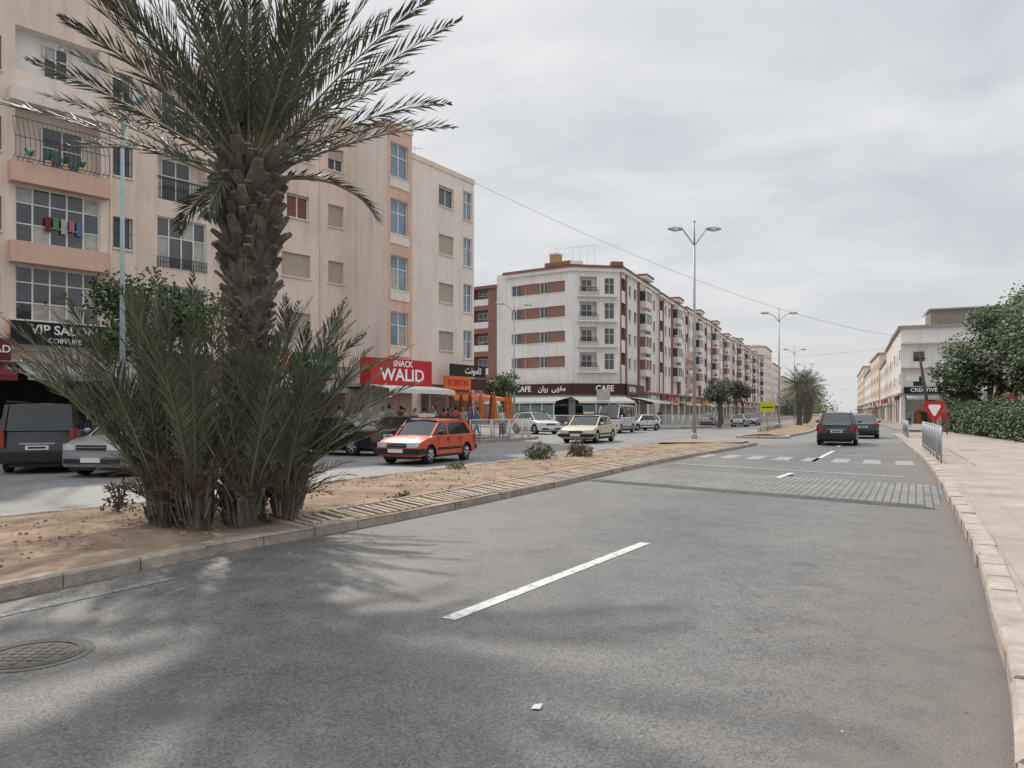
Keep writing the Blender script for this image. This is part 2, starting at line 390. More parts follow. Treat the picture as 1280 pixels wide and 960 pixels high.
mh = group('manhole_cover'); mb = MB(); met = M('cast_iron', (.085, .08, .075), .6, .3, 20, .8, 50, metal=.3)
def ring(mb, cx, cy, r0, r1, z, mat, n=40):
    for k in range(n):
        a = 2*math.pi*k/n; b = 2*math.pi*(k+1)/n
        P = [(cx+r0*math.cos(a), cy+r0*math.sin(a), z), (cx+r1*math.cos(a), cy+r1*math.sin(a), z), (cx+r1*math.cos(b), cy+r1*math.sin(b), z), (cx+r0*math.cos(b), cy+r0*math.sin(b), z)]
        mb.poly(P if r0 > 0 else P[:3], mat)
ring(mb, -3.15, 5.0, .0, .25, .010, met); ring(mb, -3.15, 5.0, .262, .30, .012, met); ring(mb, -3.15, 5.0, .30, .36, .008, M('concrete_collar', (.13, .125, .12), .9, .2, 8))
for i in range(-3, 4):
    for j in range(-3, 4):
        if i*i+j*j < 10: mb.box(ID, -3.15+i*.065-.018, -3.15+i*.065+.018, 5+j*.065-.018, 5+j*.065+.018, .010, .014, met)
mb.build('cover', mh)
mb = MB(); lit = M('litter_paper', (.7, .7, .68), .8); lito = M('dry_leaf_litter', (.22, .16, .10), .9)
mb.poly([(.10, 4.07, .012), (.15, 4.06, .014), (.165, 4.11, .025), (.12, 4.13, .012)], lit)
rk = resample(catmull(RK), 300); re_ = resample(catmull(RE), 300)
for i in range(900):
    r_ = R.random()
    if r_ < .6: p = R.choice(rk[60:230]); x = p.x-.05-abs(R.gauss(0, .45)); y = p.y
    elif r_ < .8: p = R.choice(re_[80:230]); x = p.x+.05+abs(R.gauss(0, .3)); y = p.y
    else: y = R.uniform(3, 14); x = R.uniform(-2.5, 3.2)+(y-3)*.45
    s = R.uniform(.003, .013); a = R.uniform(0, 6)
    mb.poly([(x+s*math.cos(a+k*1.57)*R.uniform(.6, 1.3), y+s*math.sin(a+k*1.57), .010+R.random()*.006) for k in range(4)], lit if R.random() < .06 else lito)
mb.build('road_litter')
tile = brickmat('pavement_tiles', (.44, .37, .325), (.41, .345, .305), (.35, .295, .255), 1, .4, .4, ms=.006, var=.3)
pvr = group('pavement')
ribbon('surface', RK, RO, tile, .135, 120, 10, parent=pvr)
kerb('kerb', RK, kerbp, side=1, w=.22, h=.145, blk_l=.6, parent=pvr)
LP = [(-27, 15.5), (-21.2, 20.7), (-13.2, 29.6), (-7.4, 36.0), (-4.9, 37.4), (-2.3, 38.9), (.3, 42.2), (1.6, 46), (.6, 50.5), (-4, 56), (-12, 63)]
lp = densify(LP); pvl = group('pavement')
greyp = brickmat('grey_pavement', (.33, .30, .27), (.30, .27, .24), (.22, .2, .18), 1, .4, .4, ms=.01)
polyslab('surface', lp+[(-30, 60), (-40, 30)], .13, greyp, pvl)
kerb('kerb', LP, kerbm, side=-1, parent=pvl, h=.14)
LP2 = [(-14, 92), (-6, 83), (1, 74), (5, 70.5), (10, 69.5), (15, 71.5), (20, 78), (26, 92), (58, 165), (96, 250)]
pvc = group('pavement'); polyslab('surface', densify(LP2)+[(70, 260), (0, 130), (-20, 110)], .13, greyp, pvc); kerb('kerb', LP2, kerbm, side=-1, parent=pvc, blk_l=1.5)
LP3 = [(45, 60), (34, 61), (33.5, 66), (42, 86), (72, 158), (110, 250)]
pvd = group('pavement'); polyslab('surface', densify(LP3)+[(150, 250), (80, 60)], .13, greyp, pvd); kerb('kerb', LP3, kerbm, side=1, parent=pvd, blk_l=1.5)
mf = group('median'); FL = [(14.0, 47.2), (20, 62), (30, 86), (60, 158), (98, 250)]; FRr = [(17.0, 47.2), (24.6, 62), (34.6, 86), (64, 158), (102, 250)]
ribbon('soil', FL, FRr, soil, .12, 80, 6, hump=.1, rough=.03, parent=mf)
kerb('kerb_left', FL, kerbp, side=1, parent=mf, blk_l=1.2); kerb('kerb_right', FRr, kerbp, side=-1, parent=mf, blk_l=1.2)
kerb('kerb_nose', [(14.0, 47.2), (15.2, 45.6), (16.6, 45.8), (17.0, 47.2)], kerbp, side=1, parent=mf)
polyslab('nose', [(14.0, 47.2), (14.4, 46.3), (15.2, 45.7), (16.6, 45.9), (17, 47.2)], .13, pav, mf)

# ------------------------------------------------------------------ facade system
def winfill(G, fr, x0, x1, za, zb, y, fm, gm, nx=2, nz=1, rnd=R, cur=.25, shut=None, part=None):
    fw = .055
    G.box(fr, x0, x1, y, y+.06, za, za+fw, fm); G.box(fr, x0, x1, y, y+.06, zb-fw, zb, fm)
    G.box(fr, x0, x0+fw, y, y+.06, za+fw, zb-fw, fm); G.box(fr, x1-fw, x1, y, y+.06, za+fw, zb-fw, fm)
    for i in range(1, nx):
        x = x0+(x1-x0)*i/nx; G.box(fr, x-.03, x+.03, y, y+.05, za+fw, zb-fw, fm)
    zt = [za]+[za+(zb-za)*k for k in ([.62] if nz == 2 else [.33, .7] if nz == 3 else [])]+[zb]
    for z in zt[1:-1]: G.box(fr, x0+fw, x1-fw, y+.004, y+.045, z-.025, z+.025, fm)
    for i in range(nx):
        for j in range(len(zt)-1):
            a = x0+(x1-x0)*i/nx; b = x0+(x1-x0)*(i+1)/nx; rr = rnd.random()
            mt = curtain if rr < cur else gm
            t = rnd.uniform(-.012, .012)
            G.poly([fr(a, y+.012+t, zt[j]), fr(b, y+.012-t, zt[j]), fr(b, y+.012-t, zt[j+1]), fr(a, y+.012+t, zt[j+1])], mt)
    if part:
        G.box(fr, x0+.01, x1-.01, y+.065, y+.085, zb-(zb-za)*part, zb, shut)
def grille(T, fr, x0, x1, za, zb, y, mat, step=.13, bulge=0., r=.012):
    n = max(2, int((x1-x0)/step))
    for z in (za+.04, (za+zb)/2, zb-.04): T.box(fr, x0, x1, y+bulge*(1 if z < zb-.1 else .3), y+bulge*(1 if z < zb-.1 else .3)+.02, z-.012, z+.012, mat)
    for i in range(n+1):
        x = x0+(x1-x0)*i/n
        if bulge:
            T.tube([fr(x, y+.05, za), fr(x, y+bulge, za+.15), fr(x, y+bulge, za+(zb-za)*.45), fr(x, y+.05, zb)], [r]*4, 4, mat)
        else: T.box(fr, x-r, x+r, y, y+.02, za, zb, mat)
def facade(W, G, T, fr, L, z0, z1, ops, wm, y=0.):
    xs = sorted({0., L}|{o[0] for o in ops}|{o[1] for o in ops}); zs = sorted({z0, z1}|{o[2] for o in ops}|{o[3] for o in ops})
    for i in range(len(xs)-1):
        j = 0
        while j < len(zs)-1:
            xc = (xs[i]+xs[i+1])/2
            def hole(j): zc = (zs[j]+zs[j+1])/2; return any(o[0] < xc < o[1] and o[2] < zc < o[3] for o in ops)
            if hole(j): j += 1; continue
            k = j
            while k+1 < len(zs)-1 and not hole(k+1): k += 1
            W.poly([fr(xs[i], y, zs[j]), fr(xs[i+1], y, zs[j]), fr(xs[i+1], y, zs[k+1]), fr(xs[i], y, zs[k+1])], wm); j = k+1
    for o in ops:
        x0, x1, a, b, kind = o[:5]; opt = o[5] if len(o) > 5 else {}
        d = {'loggia': .8, 'shop': 3.0}.get(kind, .16); d = opt.get('depth', d); rm = opt.get('reveal', wm)
        W.poly([fr(x0, y, a), fr(x0, y-d, a), fr(x0, y-d, b), fr(x0, y, b)], rm); W.poly([fr(x1, y, a), fr(x1, y-d, a), fr(x1, y-d, b), fr(x1, y, b)], rm)
        W.poly([fr(x0, y, b), fr(x1, y, b), fr(x1, y-d, b), fr(x0, y-d, b)], rm); W.poly([fr(x0, y, a), fr(x1, y, a), fr(x1, y-d, a), fr(x0, y-d, a)], rm)
        fm = opt.get('frame', wframe); gm = opt.get('glass', glass)
        if kind == 'win':
            winfill(G, fr, x0, x1, a, b, y-d, fm, gm, opt.get('nx', 2), opt.get('nz', 1), shut=opt.get('shut', beigesh), part=opt.get('part'), cur=opt.get('cur', .25))
            if opt.get('sill', 1): T.box(fr, x0-.06, x1+.06, y-.02, y+.07, a-.07, a-.003, opt.get('sillm', wm))
            if opt.get('grille'): grille(T, fr, x0, x1, a+.02, b-.02, y+.01, iron)
        elif kind == 'shut':
            G.box(fr, x0, x1, y-d, y-d+.04, a, b, opt.get('shut', beigesh)); T.box(fr, x0-.06, x1+.06, y-.02, y+.07, a-.07, a-.003, opt.get('sillm', wm))
        elif kind == 'loggia':
            W.poly([fr(x0, y-d, a), fr(x1, y-d, a), fr(x1, y-d, b), fr(x0, y-d, b)], rm)
            w = min(opt.get('dw', 1.5), (x1-x0)*.6); xm = (x0+x1)/2+opt.get('off', 0)
            winfill(G, fr, xm-w/2, xm+w/2, a+opt.get('wz', .02), min(b-.25, a+2.15), y-d+.01, fm, gm, 2, 2, cur=.15)
            if opt.get('rail', 1): grille(T, fr, x0, x1, a+.02, a+.95, y-.05, opt.get('railm', iron), .13); T.box(fr, x0, x1, y-.07, y-.01, a+.96, a+1.01, opt.get('railm', iron))
            if opt.get('parapet'): W.box(fr, x0+.002, x1-.002, y-.12, y-.015, a, a+opt['parapet'], opt.get('parm', wm))
        elif kind == 'shop':
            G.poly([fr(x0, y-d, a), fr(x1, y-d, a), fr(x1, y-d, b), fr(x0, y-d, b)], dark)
            if opt.get('glaz'): winfill(G, fr, x0, x1, a, b, y-.3, blk, glass, 3, 2, cur=0)
            else:
                for k in range(5):
                    xx = R.uniform(x0+.2, x1-.7); h = R.uniform(.8, 1.8); G.box(fr, xx, xx+R.uniform(.3, .8), y-d+.1, y-d+R.uniform(.5, 1.6), a, a+h, R.choice([curtain, beigesh, redsign, orangesign, wframe, iron]))
def awning(T, fr, x0, x1, z, proj, mat, drop=.5, y=0.):
    T.poly([fr(x0, y+.02, z), fr(x1, y+.02, z), fr(x1, y+proj, z-drop), fr(x0, y+proj, z-drop)], mat)
    T.poly([fr(x0, y+proj, z-drop), fr(x1, y+proj, z-drop), fr(x1, y+proj+.02, z-drop-.22), fr(x0, y+proj+.02, z-drop-.22)], mat)
    for x in (x0+.03, x1-.03): T.cyl(fr(x, y+.02, z-.75), fr(x, y+proj, z-drop-.02), .015, .015, 5, iron)
def acunit(T, fr, x, z):
    T.box(fr, x, x+.8, .08, .38, z, z+.55, wframe); T.cyl(fr(x+.3, .38, z+.27), fr(x+.3, .40, z+.27), .2, .2, 14, blk)
def dish(T, p, ang=0.):
    p = Vector(p); T.cyl(p, p+Vector((0, 0, .9)), .025, .025, 5, galv)
    T.cyl(p+Vector((0, 0, .9)), p+Vector((.12, -.12, 1.0)), .38, .42, 14, wframe)
def antenna(T, p, h=2.):
    p = Vector(p); T.cyl(p, p+Vector((0, 0, h)), .02, .015, 5, galv); T.cyl(p+Vector((-.5, 0, h-.1)), p+Vector((.5, .2, h-.1)), .012, .012, 4, galv)
    for k in range(5): q = p+Vector((-.4+.2*k, .08*k-.1, h-.1)); T.cyl(q+Vector((.06, -.25, 0)), q+Vector((-.06, .25, 0)), .008, .008, 4, galv)

# ------------------------------------------------------------------ building 1
b1 = group('apartment_building'); W, G, T = MB(), MB(), MB()
rows = [6.05, 9.05, 12.05, 15.05]
fl = Fr((-24.57, 22.4), (-15.87, 32.06)); L = fl.L
ops = []
for bx in (.4, 8.6):
    ops += [(bx, bx+3.0, 13.9, 16.3, 'loggia', dict(railm=iron, parapet=.75, parm=creamL, reveal=white, depth=.5, wz=.8, dw=.9, rail=0))]
    ops += [(bx, bx+3.0, 10.75, 13.3, 'loggia', dict(rail=0, reveal=creamL, depth=.7, off=.3))]
    ops += [(bx, bx+3.0, 8.1, 10.25, 'win', dict(nx=5, nz=3, sill=0, cur=.4)), (bx, bx+3.0, 5.1, 7.2, 'win', dict(nx=5, nz=3, sill=0, cur=.4))]
for wx in (12.12, 4.2, 7.4):
    for i, z in enumerate(rows): ops.append((wx, wx+.72, z-.65, z+.65, 'win', dict(grille=i != 0, cur=.1, nx=1)))
for sx in (.3, 4.0, 7.9): ops.append((sx, sx+3.3 if sx < 7 else 12.7, .15, 3.5, 'shop'))
facade(W, G, T, fl, L, 0, 18.9, ops, cream)
for bx in (.4, 8.6):
    for za, zb, m in ((7.25, 8.05, peach), (10.28, 11.05, peach), (4.55, 5.05, peach), (13.32, 13.85, creamL)):
        T.box(fl, bx-.25, bx+3.25, .004, .42, za, zb, m)
    grille(T, fl, bx-.15, bx+3.15, 11.1, 12.75, .15, iron, .16, .42, r=.010)
    for k in range(4):
        T.box(fl, bx+.3+k*.6, bx+.5+k*.6, .2, .38, 11.1, 11.3, peach)
        for q in range(14): a = R.uniform(0, 6.3); p0 = fl(bx+.4+k*.6, .29, 11.28); T.poly([p0, p0+Vector((.12*math.cos(a), .12*math.sin(a), R.uniform(.1, .4))), p0+Vector((.2*math.cos(a+.3), .2*math.sin(a+.3), R.uniform(.05, .3)))], greensign)
    for k in range(5):
        x = bx+1.0+k*.28; T.box(fl, x, x+.2, .0, .02, 8.8-R.random()*.2, 9.2, [awnd, M('cloth_green', (.12, .22, .14), .9), curtain, M('cloth_pink', (.4, .15, .2), .9), M('cloth_blue', (.1, .15, .3), .9)][k])
T.box(fl, 0, L, .004, .25, 3.95, 4.3, creamL); T.box(fl, 0, L, .003, .09, 18.9, 19.1, cream)
fe = Fr((-15.87, 32.06), (-16.3, 32.4)); facade(W, G, T, fe, fe.L, 0, 18.9, [], creamL)
fm_ = Fr((-16.2, 32.35), (-8.7, 41.25)); L2 = fm_.L
ops = []
for i, z in enumerate(rows):
    ops.append((1.1, 3.35, z-1.1, z+1.15, 'loggia' if i in (2, 3) else 'win', dict(nx=4, nz=2, sill=0, reveal=creamL, depth=.7 if i > 1 else .16)))
    ops.append((4.9, 6.1, z-.6, z+.6, 'shut' if i % 2 else 'win', {}))
    if i in (3,): ops.append((7.4, 9.1, z-.62, z+.6, 'win', dict(nx=3, part=.35, cur=.1)))
    elif i == 2: ops.append((7.6, 8.9, z-.6, z+.6, 'win', dict(nx=2, part=.1, cur=.1, glass=M('red_curtain_glass', (.18, .06, .05), .2, .2, 3))))
    else: ops.append((7.3, 9.0, z-.6, z+.6, 'shut', {}))
    if i == 3: ops.append((10.1, 11.1, z-.62, z+.55, 'win', dict(nx=2, part=.5, cur=0.)))
    else: ops.append((10.1, 11.1, z-.62, z+.55, 'shut', {}))
for sx in (.4, 4.2, 8.0): ops.append((sx, sx+3.2, .15, 3.4, 'shop'))
facade(W, G, T, fm_, L2, 0, 17.4, ops, cream)
T.box(fm_, 0, L2-.05, .004, .2, 4.0, 4.25, creamL)
for z in rows[:2]: grille(T, fm_, 1.1, 3.35, z-1.1, z-.6, .03, iron, .12)
acunit(T, fm_, 6.3, 4.9)
t1 = Fr((-8.7, 41.25), (-6.58, 39.9)); facade(W, G, T, t1, t1.L, 0, 16.95, [], creamL)
t2 = Fr((-6.58, 39.9), (-5.47, 41.6)); ops = [(.3, 1.72, z-.95, z+.9, 'win', dict(nx=2, nz=2, glass=glassb, cur=.08, sillm=creamL)) for z in rows]
facade(W, G, T, t2, t2.L, 0, 16.95, ops, peach)
for z in rows: T.box(t2, .25, 1.77, .003, .05, z-1.5, z-1.03, creamL)
t3 = Fr((-5.47, 41.6), (-7.3, 43.2)); facade(W, G, T, t3, t3.L, 0, 16.95, [], cream)
for f_ in (t1, t2): T.box(f_, -.04, f_.L+.04, .003, .06, 16.7, 17.0, cream)
fr3 = Fr((-7.7, 41.9), (-2.5, 50)); ops = []
for i, z in enumerate(rows):
    if i == 3: ops.append((5.9, 7.4, z-.65, z+.6, 'win', dict(cur=0., part=.15)))
    else: ops.append((5.9, 7.4, z-.62, z+.58, 'shut', {}))
    ops.append((8.45, 9.42, z-1.0, z+.85, 'win', dict(nx=2, nz=2, glass=glassb, cur=.15)))
ops += [(4.2, 6.6, .15, 3.3, 'shop'), (6.9, 9.4, .15, 3.3, 'shop')]
facade(W, G, T, fr3, fr3.L, 0, 16.8, ops, creamL)
T.box(fr3, 3.2, fr3.L+.04, .003, .05, 16.55, 16.85, cream)
fr4 = Fr((-2.5, 50), (-12.6, 56.4)); facade(W, G, T, fr4, fr4.L, 0, 16.8, [(2, 3.4, z-.6, z+.6, 'win', {}) for z in rows], cream)
for f_, zt, lst in ((fl, 18.5, 0), (fm_, 17.0, 0), (fr3, 16.4, 0)):
    W.poly([f_(-.01, -.1, zt), f_(f_.L, -.1, zt), f_(f_.L, -12, zt), f_(-.01, -12, zt)], roofm)
    W.poly([f_(-.01, -.25, zt), f_(f_.L, -.25, zt), f_(f_.L, -.25, zt+.4), f_(-.01, -.25, zt+.4)], cream)
    W.poly([f_(0, -12, 0), f_(f_.L, -12, 0), f_(f_.L, -12, zt+.4), f_(0, -12, zt+.4)], cream)
fb = Fr((-24.57, 22.4), (-33.5, 30.4))
W.poly([fb(0, 0, 0), fb(12, 0, 0), fb(12, 0, 18.9), fb(0, 0, 18.9)], cream)
W.poly([(-16.2, 32.35, 17), (-16.2-9, 32.35+7.5, 17), (-25.2, 39.8, 18.9), (-16.2, 32.35, 18.9)], creamL)
W.poly([(-8.7, 41.25, 16.95), (-6.58, 39.9, 16.95), (-5.47, 41.6, 16.95), (-7.3, 43.2, 16.95)], roofm)
def board(fr, x0, x1, y, z0, z1, mat): T.box(fr, x0, x1, y, y+.12, z0, z1, mat)
board(fl, 8.3, 11.9, .5, 4.15, 5.02, blacksign); text('VIP SALON', fl(10.1, .635, 4.72), .48, fl.ang, signwhite, b1); text('COIFFURE', fl(10.1, .635, 4.32), .26, fl.ang, signwhite, b1)
board(fl, 6.4, 8.25, .7, 3.5, 4.3, awnd); text('TRINIDAD', fl(7.35, .835, 3.9), .38, fl.ang, signwhite, b1)
awning(T, fl, 4.2, 8.2, 3.45, 1.8, awnd); awning(T, fl, 8.6, 12.5, 3.5, 1.5, awng)
board(fm_, .4, 3.4, .3, 3.45, 4.2, brownsign); board(fm_, 4.0, 6.2, .35, 3.5, 4.2, orangesign)
T.cyl(fm_(7.0, .4, 4.3), fm_(7.0, .52, 4.3), .52, .52, 24, orangesign); text('GF', fm_(7.0, .54, 4.3), .6, fm_.ang, signwhite, b1)
board(fm_, 7.7, 10.4, .3, 3.6, 4.6, greensign); text('PHARMACIE', fm_(9.05, .44, 4.1), .42, fm_.ang, signwhite, b1)
awning(T, fm_, .3, 3.6, 3.4, 1.5, awnd); awning(T, fm_, 4.1, 7.4, 3.35, 1.6, awnw); awning(T, fm_, 8.0, 11.2, 3.3, 1.5, awng)
fs = Fr((-7.0, 38.1), (-4.45, 41.55))
T.box(fs, -.1, fs.L+.1, -.8, .0, 3.0, 4.35, redsign); T.box(fs, .0, fs.L, -2.6, -.8, 2.9, 3.05, concrete); text('SNACK', fs(fs.L/2, .02, 4.1), .44, fs.ang, signwhite, b1); text('WALID', fs(fs.L/2, .02, 3.5), .88, fs.ang, signwhite, b1, sx=1.15)
awning(T, fs, -.3, fs.L+.3, 2.98, 1.5, awnw, .22)
for x in (0, fs.L): T.cyl(fs(x, -.1, .13), fs(x, -.1, 3.0), .06, .06, 8, galv)
board(fr3, 4.3, 6.9, 1.6, 2.95, 3.75, orangesign); text('BOISSON', fr3(5.6, 1.735, 3.35), .50, fr3.ang, signred, b1)
board(fr3, 5.8, 9.5, .9, 3.8, 4.55, blacksign); text('\uFE96\uFEE7\uFEEE\uFEE3\uFE8E\uFE97', fr3(8.1, 1.035, 4.2), .6, fr3.ang, signwhite, b1)
board(fr3, 7.0, 9.5, .9, 3.0, 3.7, brownsign)
awning(T, fr3, 4.0, 9.5, 2.85, 2.6, orangesign, .35); awning(T, fl, .3, 4.0, 3.5, 1.5, awnw)
for f_, xs_ in ((fm_, (4.2, 9.6)), (fl, (12.0, 7.0))):
    for x in xs_: T.cyl(f_(x, .05, 4.3), f_(x, .05, 16.6), .04, .04, 6, creamL, False)
dish(T, fm_(5, -1, 17.0)); dish(T, fm_(10.5, -1.5, 17.0)); antenna(T, fr3(6, -2, 16.4)); antenna(T, fr3(4, -5, 16.4), 2.6)
W.build('walls', b1); G.build('windows', b1); T.build('trim_and_signs', b1)

# ------------------------------------------------------------------ building 2
b2 = group('corner_apartment_building'); W, G, T = MB(), MB(), MB()
r2 = [7.55, 10.5, 13.45, 16.35]; H2 = 18.7
f0 = Fr((-9.5, 100.8), (-1.9, 95.5)); ops = []
for i, z in enumerate(r2):
    ops += [(1, 3.6, z-1.2, z+1.1, 'loggia', dict(parapet=.8, parm=white, reveal=brownred)), (5.2, 7.9, z-1.2, z+1.1, 'loggia', dict(parapet=.8, parm=white, reveal=brownred))]
facade(W, G, T, f0, f0.L, 0, H2-1.2, ops, brownred); T.box(f0, 0, f0.L, .003, .25, H2-1.5, H2-1.1, brownred)
for z in r2: T.box(f0, 3.7, 5.1, .003, .04, z-1.1, z+.9, creamL)
W.poly([(-1.9, 95.5, 0), (-.8, 93.4, 0), (-.8, 93.4, H2), (-1.9, 95.5, H2)], white)
fa = Fr((-.8, 93.4), (6.95, 88)); ops = []
for z in r2:
    ops += [(.9, 2.3, z-.7, z+.6, 'win', dict(cur=.1)), (2.9, 5.0, z-.7, z+.6, 'shut', dict(shut=brownsh)), (5.0, 6.1, z-.7, z+.6, 'win', dict(cur=.1)), (6.1, 8.5, z-.7, z+.6, 'shut', dict(shut=brownsh))]
ops += [(.5, 4.4, .3, 3.1, 'shop', dict(glaz=1)), (4.8, 9.0, .3, 3.1, 'shop', dict(glaz=1))]
facade(W, G, T, fa, fa.L, 0, H2, ops, white)
for z in r2: T.box(fa, 2.3, 2.9, .003, .03, z-.7, z+.6, brownred)
fc = Fr((6.95, 88), (12.65, 89)); ops = []
for z in r2: ops += [(.9, 3.0, z-1.2, z+1.0, 'loggia', dict(parapet=.5, parm=white)), (3.9, 5.1, z-1.0, z+.9, 'win', dict(nz=2, cur=.1, nx=2))]
ops += [(.4, 5.4, .3, 3.1, 'shop', dict(glaz=1))]
facade(W, G, T, fc, fc.L, 0, H2, ops, white)
for z in r2: T.box(fc, .6, 5.4, .003, .5, z-1.38, z-1.22, white); grille(T, fc, .7, 3.1, z-1.22, z-.5, .45, iron, .2, r=.015)
dird = Vector((.4, .917)).normalized(); P = Vector((12.65, 89))
modules = []
for k in range(9):
    q = P+dird*19.2; modules.append((P.copy(), q.copy())); P = q+Vector((0, 0))
def module(W, G, T, p, q, H, wm, bm_, sh, rws, shop=True):
    f = Fr(p, q); L = f.L; ops = []
    for i, z in enumerate(rws):
        ops += [(.5, 2.3, z-1.1, z+1.1, 'loggia', dict(parapet=.75, parm=wm, reveal=bm_)), (3.9, 5.1, z-.7, z+.65, 'win', dict(cur=.15, nx=1)), (6.4, 7.9, z-.7, z+.65, 'shut' if R.random() < .4 else 'win', dict(shut=sh, nx=1)),
                (14.5, 15.7, z-.7, z+.65, 'win' if R.random() < .6 else 'shut', dict(shut=sh, nx=1)), (16.9, 18.1, z-.7, z+.65, 'shut' if R.random() < .4 else 'win', dict(shut=sh, nx=1))]
    if shop: ops += [(a, a+3.6, .15, 3.2, 'shop') for a in (.5, 4.8, 9.6, 14.6)]
    facade(W, G, T, f, L, 0, H, ops, wm)
    for xa, xb in ((.05, .47), (2.33, 3.1)): T.box(f, xa, xb, .003, .06, 4.4, H-.5, bm_)
    T.box(f, 12.65, 13.9, .003, .35, 4.4, H-.47, bm_); T.box(f, 8.1, 9.1, .003, .12, 4.4, H-.47, bm_)
    for i, z in enumerate(rws):
        W.box(f, 9.2, 12.6, .003, .9, z-1.35, z-.55, wm); G.box(f, 9.25, 12.55, .003, .8, z-.55, z+.75, glass if R.random() < .7 else sh); W.box(f, 9.2, 12.6, .003, .9, z+.75, z+1.1, wm)
        for x in (9.2, 10.85, 12.5): T.box(f, x, x+.1, .8, .88, z-.55, z+.75, wframe)
        W.box(f, 12.3, 12.603, .004, .87, z-.55, z+.75, wm)
        if R.random() < .4: acunit(T, f, 5.3, z-.6)
    T.box(f, -.1, L+.1, .003, .35, H-.45, H-.08, wm); T.box(f, -.12, L+.12, -.2, .45, H-.08, H+.16, bm_)
    T.box(f, 9.0, 12.8, -.2, 1.0, H+.16, H+.55, wm); T.box(f, 8.9, 12.9, -.25, 1.1, H+.55, H+.75, bm_)
    T.box(f, 0, L, .003, .5, 4.0, 4.25, bm_)
    W.poly([f(0, 0, H), f(L, 0, H), f(L, -13, H), f(0, -13, H)], roofm); W.poly([f(0, 0, 0), f(0, -13, 0), f(0, -13, H), f(0, 0, H)], wm)
    W.poly([f(L, 0, 0), f(L, -13, 0), f(L, -13, H), f(L, 0, H)], wm); W.poly([f(0, -13, 0), f(L, -13, 0), f(L, -13, H), f(0, -13, H)], wm)
    for a in (.5, 4.8, 9.6, 14.6):
        if R.random() < .75: awning(T, f, a, a+3.6, 3.3, R.uniform(1, 2), R.choice([awnw, awnd, greensign, awng, orangesign]))
        T.box(f, a+.2, a+3.4, .1, .2, 3.35, 3.95, R.choice([redsign, blacksign, signwhite, orangesign, brownsign, greensign]))
    for k in range(3): antenna(T, f(R.uniform(1, L-1), -R.uniform(1, 8), H), R.uniform(1.2, 2.4)); dish(T, f(R.uniform(1, L-1), -R.uniform(1, 3), H+.1))
    return f
module(W, G, T, *modules[0], H2-.2, white, brownred, brownsh, r2)
for f_ in (fa, fc): T.box(f_, -.1, f_.L+.1, .003, .3, H2-.75, H2-.35, white); T.box(f_, -.15, f_.L+.15, -.15, .42, H2-.35, H2-.05, brownred)
T.box(fc, -.3, 1.2, -.15, .5, H2-.05, H2+.35, white); T.box(fc, 4.6, 6.0, -.15, .6, H2-.05, H2+.4, brownred); T.box(fa, 6, 9.6, -.15, .5, H2-.05, H2+.4, brownred)
W.poly([(-.8, 93.4, H2-.3), (6.95, 88, H2-.3), (12.65, 89, H2-.3), (12, 105, H2-.3), (4, 108, H2-.3)], roofm)
T.box(fa, 4.9, 6.0, -3.5, -2.4, H2-.3, H2+2.0, M('chimney_ochre', (.45, .25, .12), .9)); T.box(fa, 4.8, 6.1, -3.6, -2.3, H2+2.0, H2+2.2, white)
for k in range(6): antenna(T, fc(k*1.2-1, -3-k, H2-.3), 2.8+.35*k)
T.box(fa, 0, fa.L+.3, .5, .8, 3.6, 4.9, brownsign); T.box(fc, -.3, fc.L+.3, .5, .8, 3.6, 4.9, brownsign)
text('CAFE', fa(3.2, .82, 4.3), .95, fa.ang, signwhite, b2); text('\uFEE5\uFE8E\uFEF3\uFEAD  \uFEF0\uFEEC\uFED8\uFEE3', fa(7.2, .82, 4.3), .85, fa.ang, signwhite, b2)
text('CAFE', fc(3.7, .82, 4.3), .95, fc.ang, signwhite, b2)
mo = Fr(*modules[0]); T.box(mo, .2, 8.6, .5, .8, 3.6, 4.9, brownsign); text('RAYAN', mo(2.6, .82, 4.25), .9, mo.ang, signwhite, b2)
tg = M('terrace_glass', (.10, .16, .15), .1, .2, 1, spec=.8)
awning(T, fa, -.2, 9.8, 3.5, 4.2, awnw, .7); awning(T, fc, -.3, 6.2, 3.5, 4.2, awnw, .7); awning(T, mo, .2, 9, 3.5, 4.0, awnw, .7)
for f_, n_ in ((fa, 6), (fc, 4)):
    for k in range(n_): x = .2+k*1.55; T.box(f_, x, x+1.45, 4.0, 4.03, .9, 2.35, tg); T.box(f_, x, x+1.45, 3.98, 4.06, .13, .9, brownsh); T.box(f_, x+1.45, x+1.55, 3.97, 4.07, .13, 2.6, wframe)
T.box(fc, 1.7, 3.2, 4.3, 4.4, 2.9, 4.1, M('logo_panel', (.5, .46, .4), .6))
W.build('walls', b2); G.build('windows', b2); T.build('trim_and_signs', b2)
for k, (p, q) in enumerate(modules[1:]):
    bb = group('terraced_apartment_building'); W, G, T = MB(), MB(), MB()
    off = Vector((.917, -.4))*R.uniform(-.5, .5)
    module(W, G, T, p+off, q+off, H2+R.uniform(-.6, .4), white, brownred, brownsh, r2)
    W.build('walls', bb); G.build('windows', bb); T.build('trim_and_signs', bb)
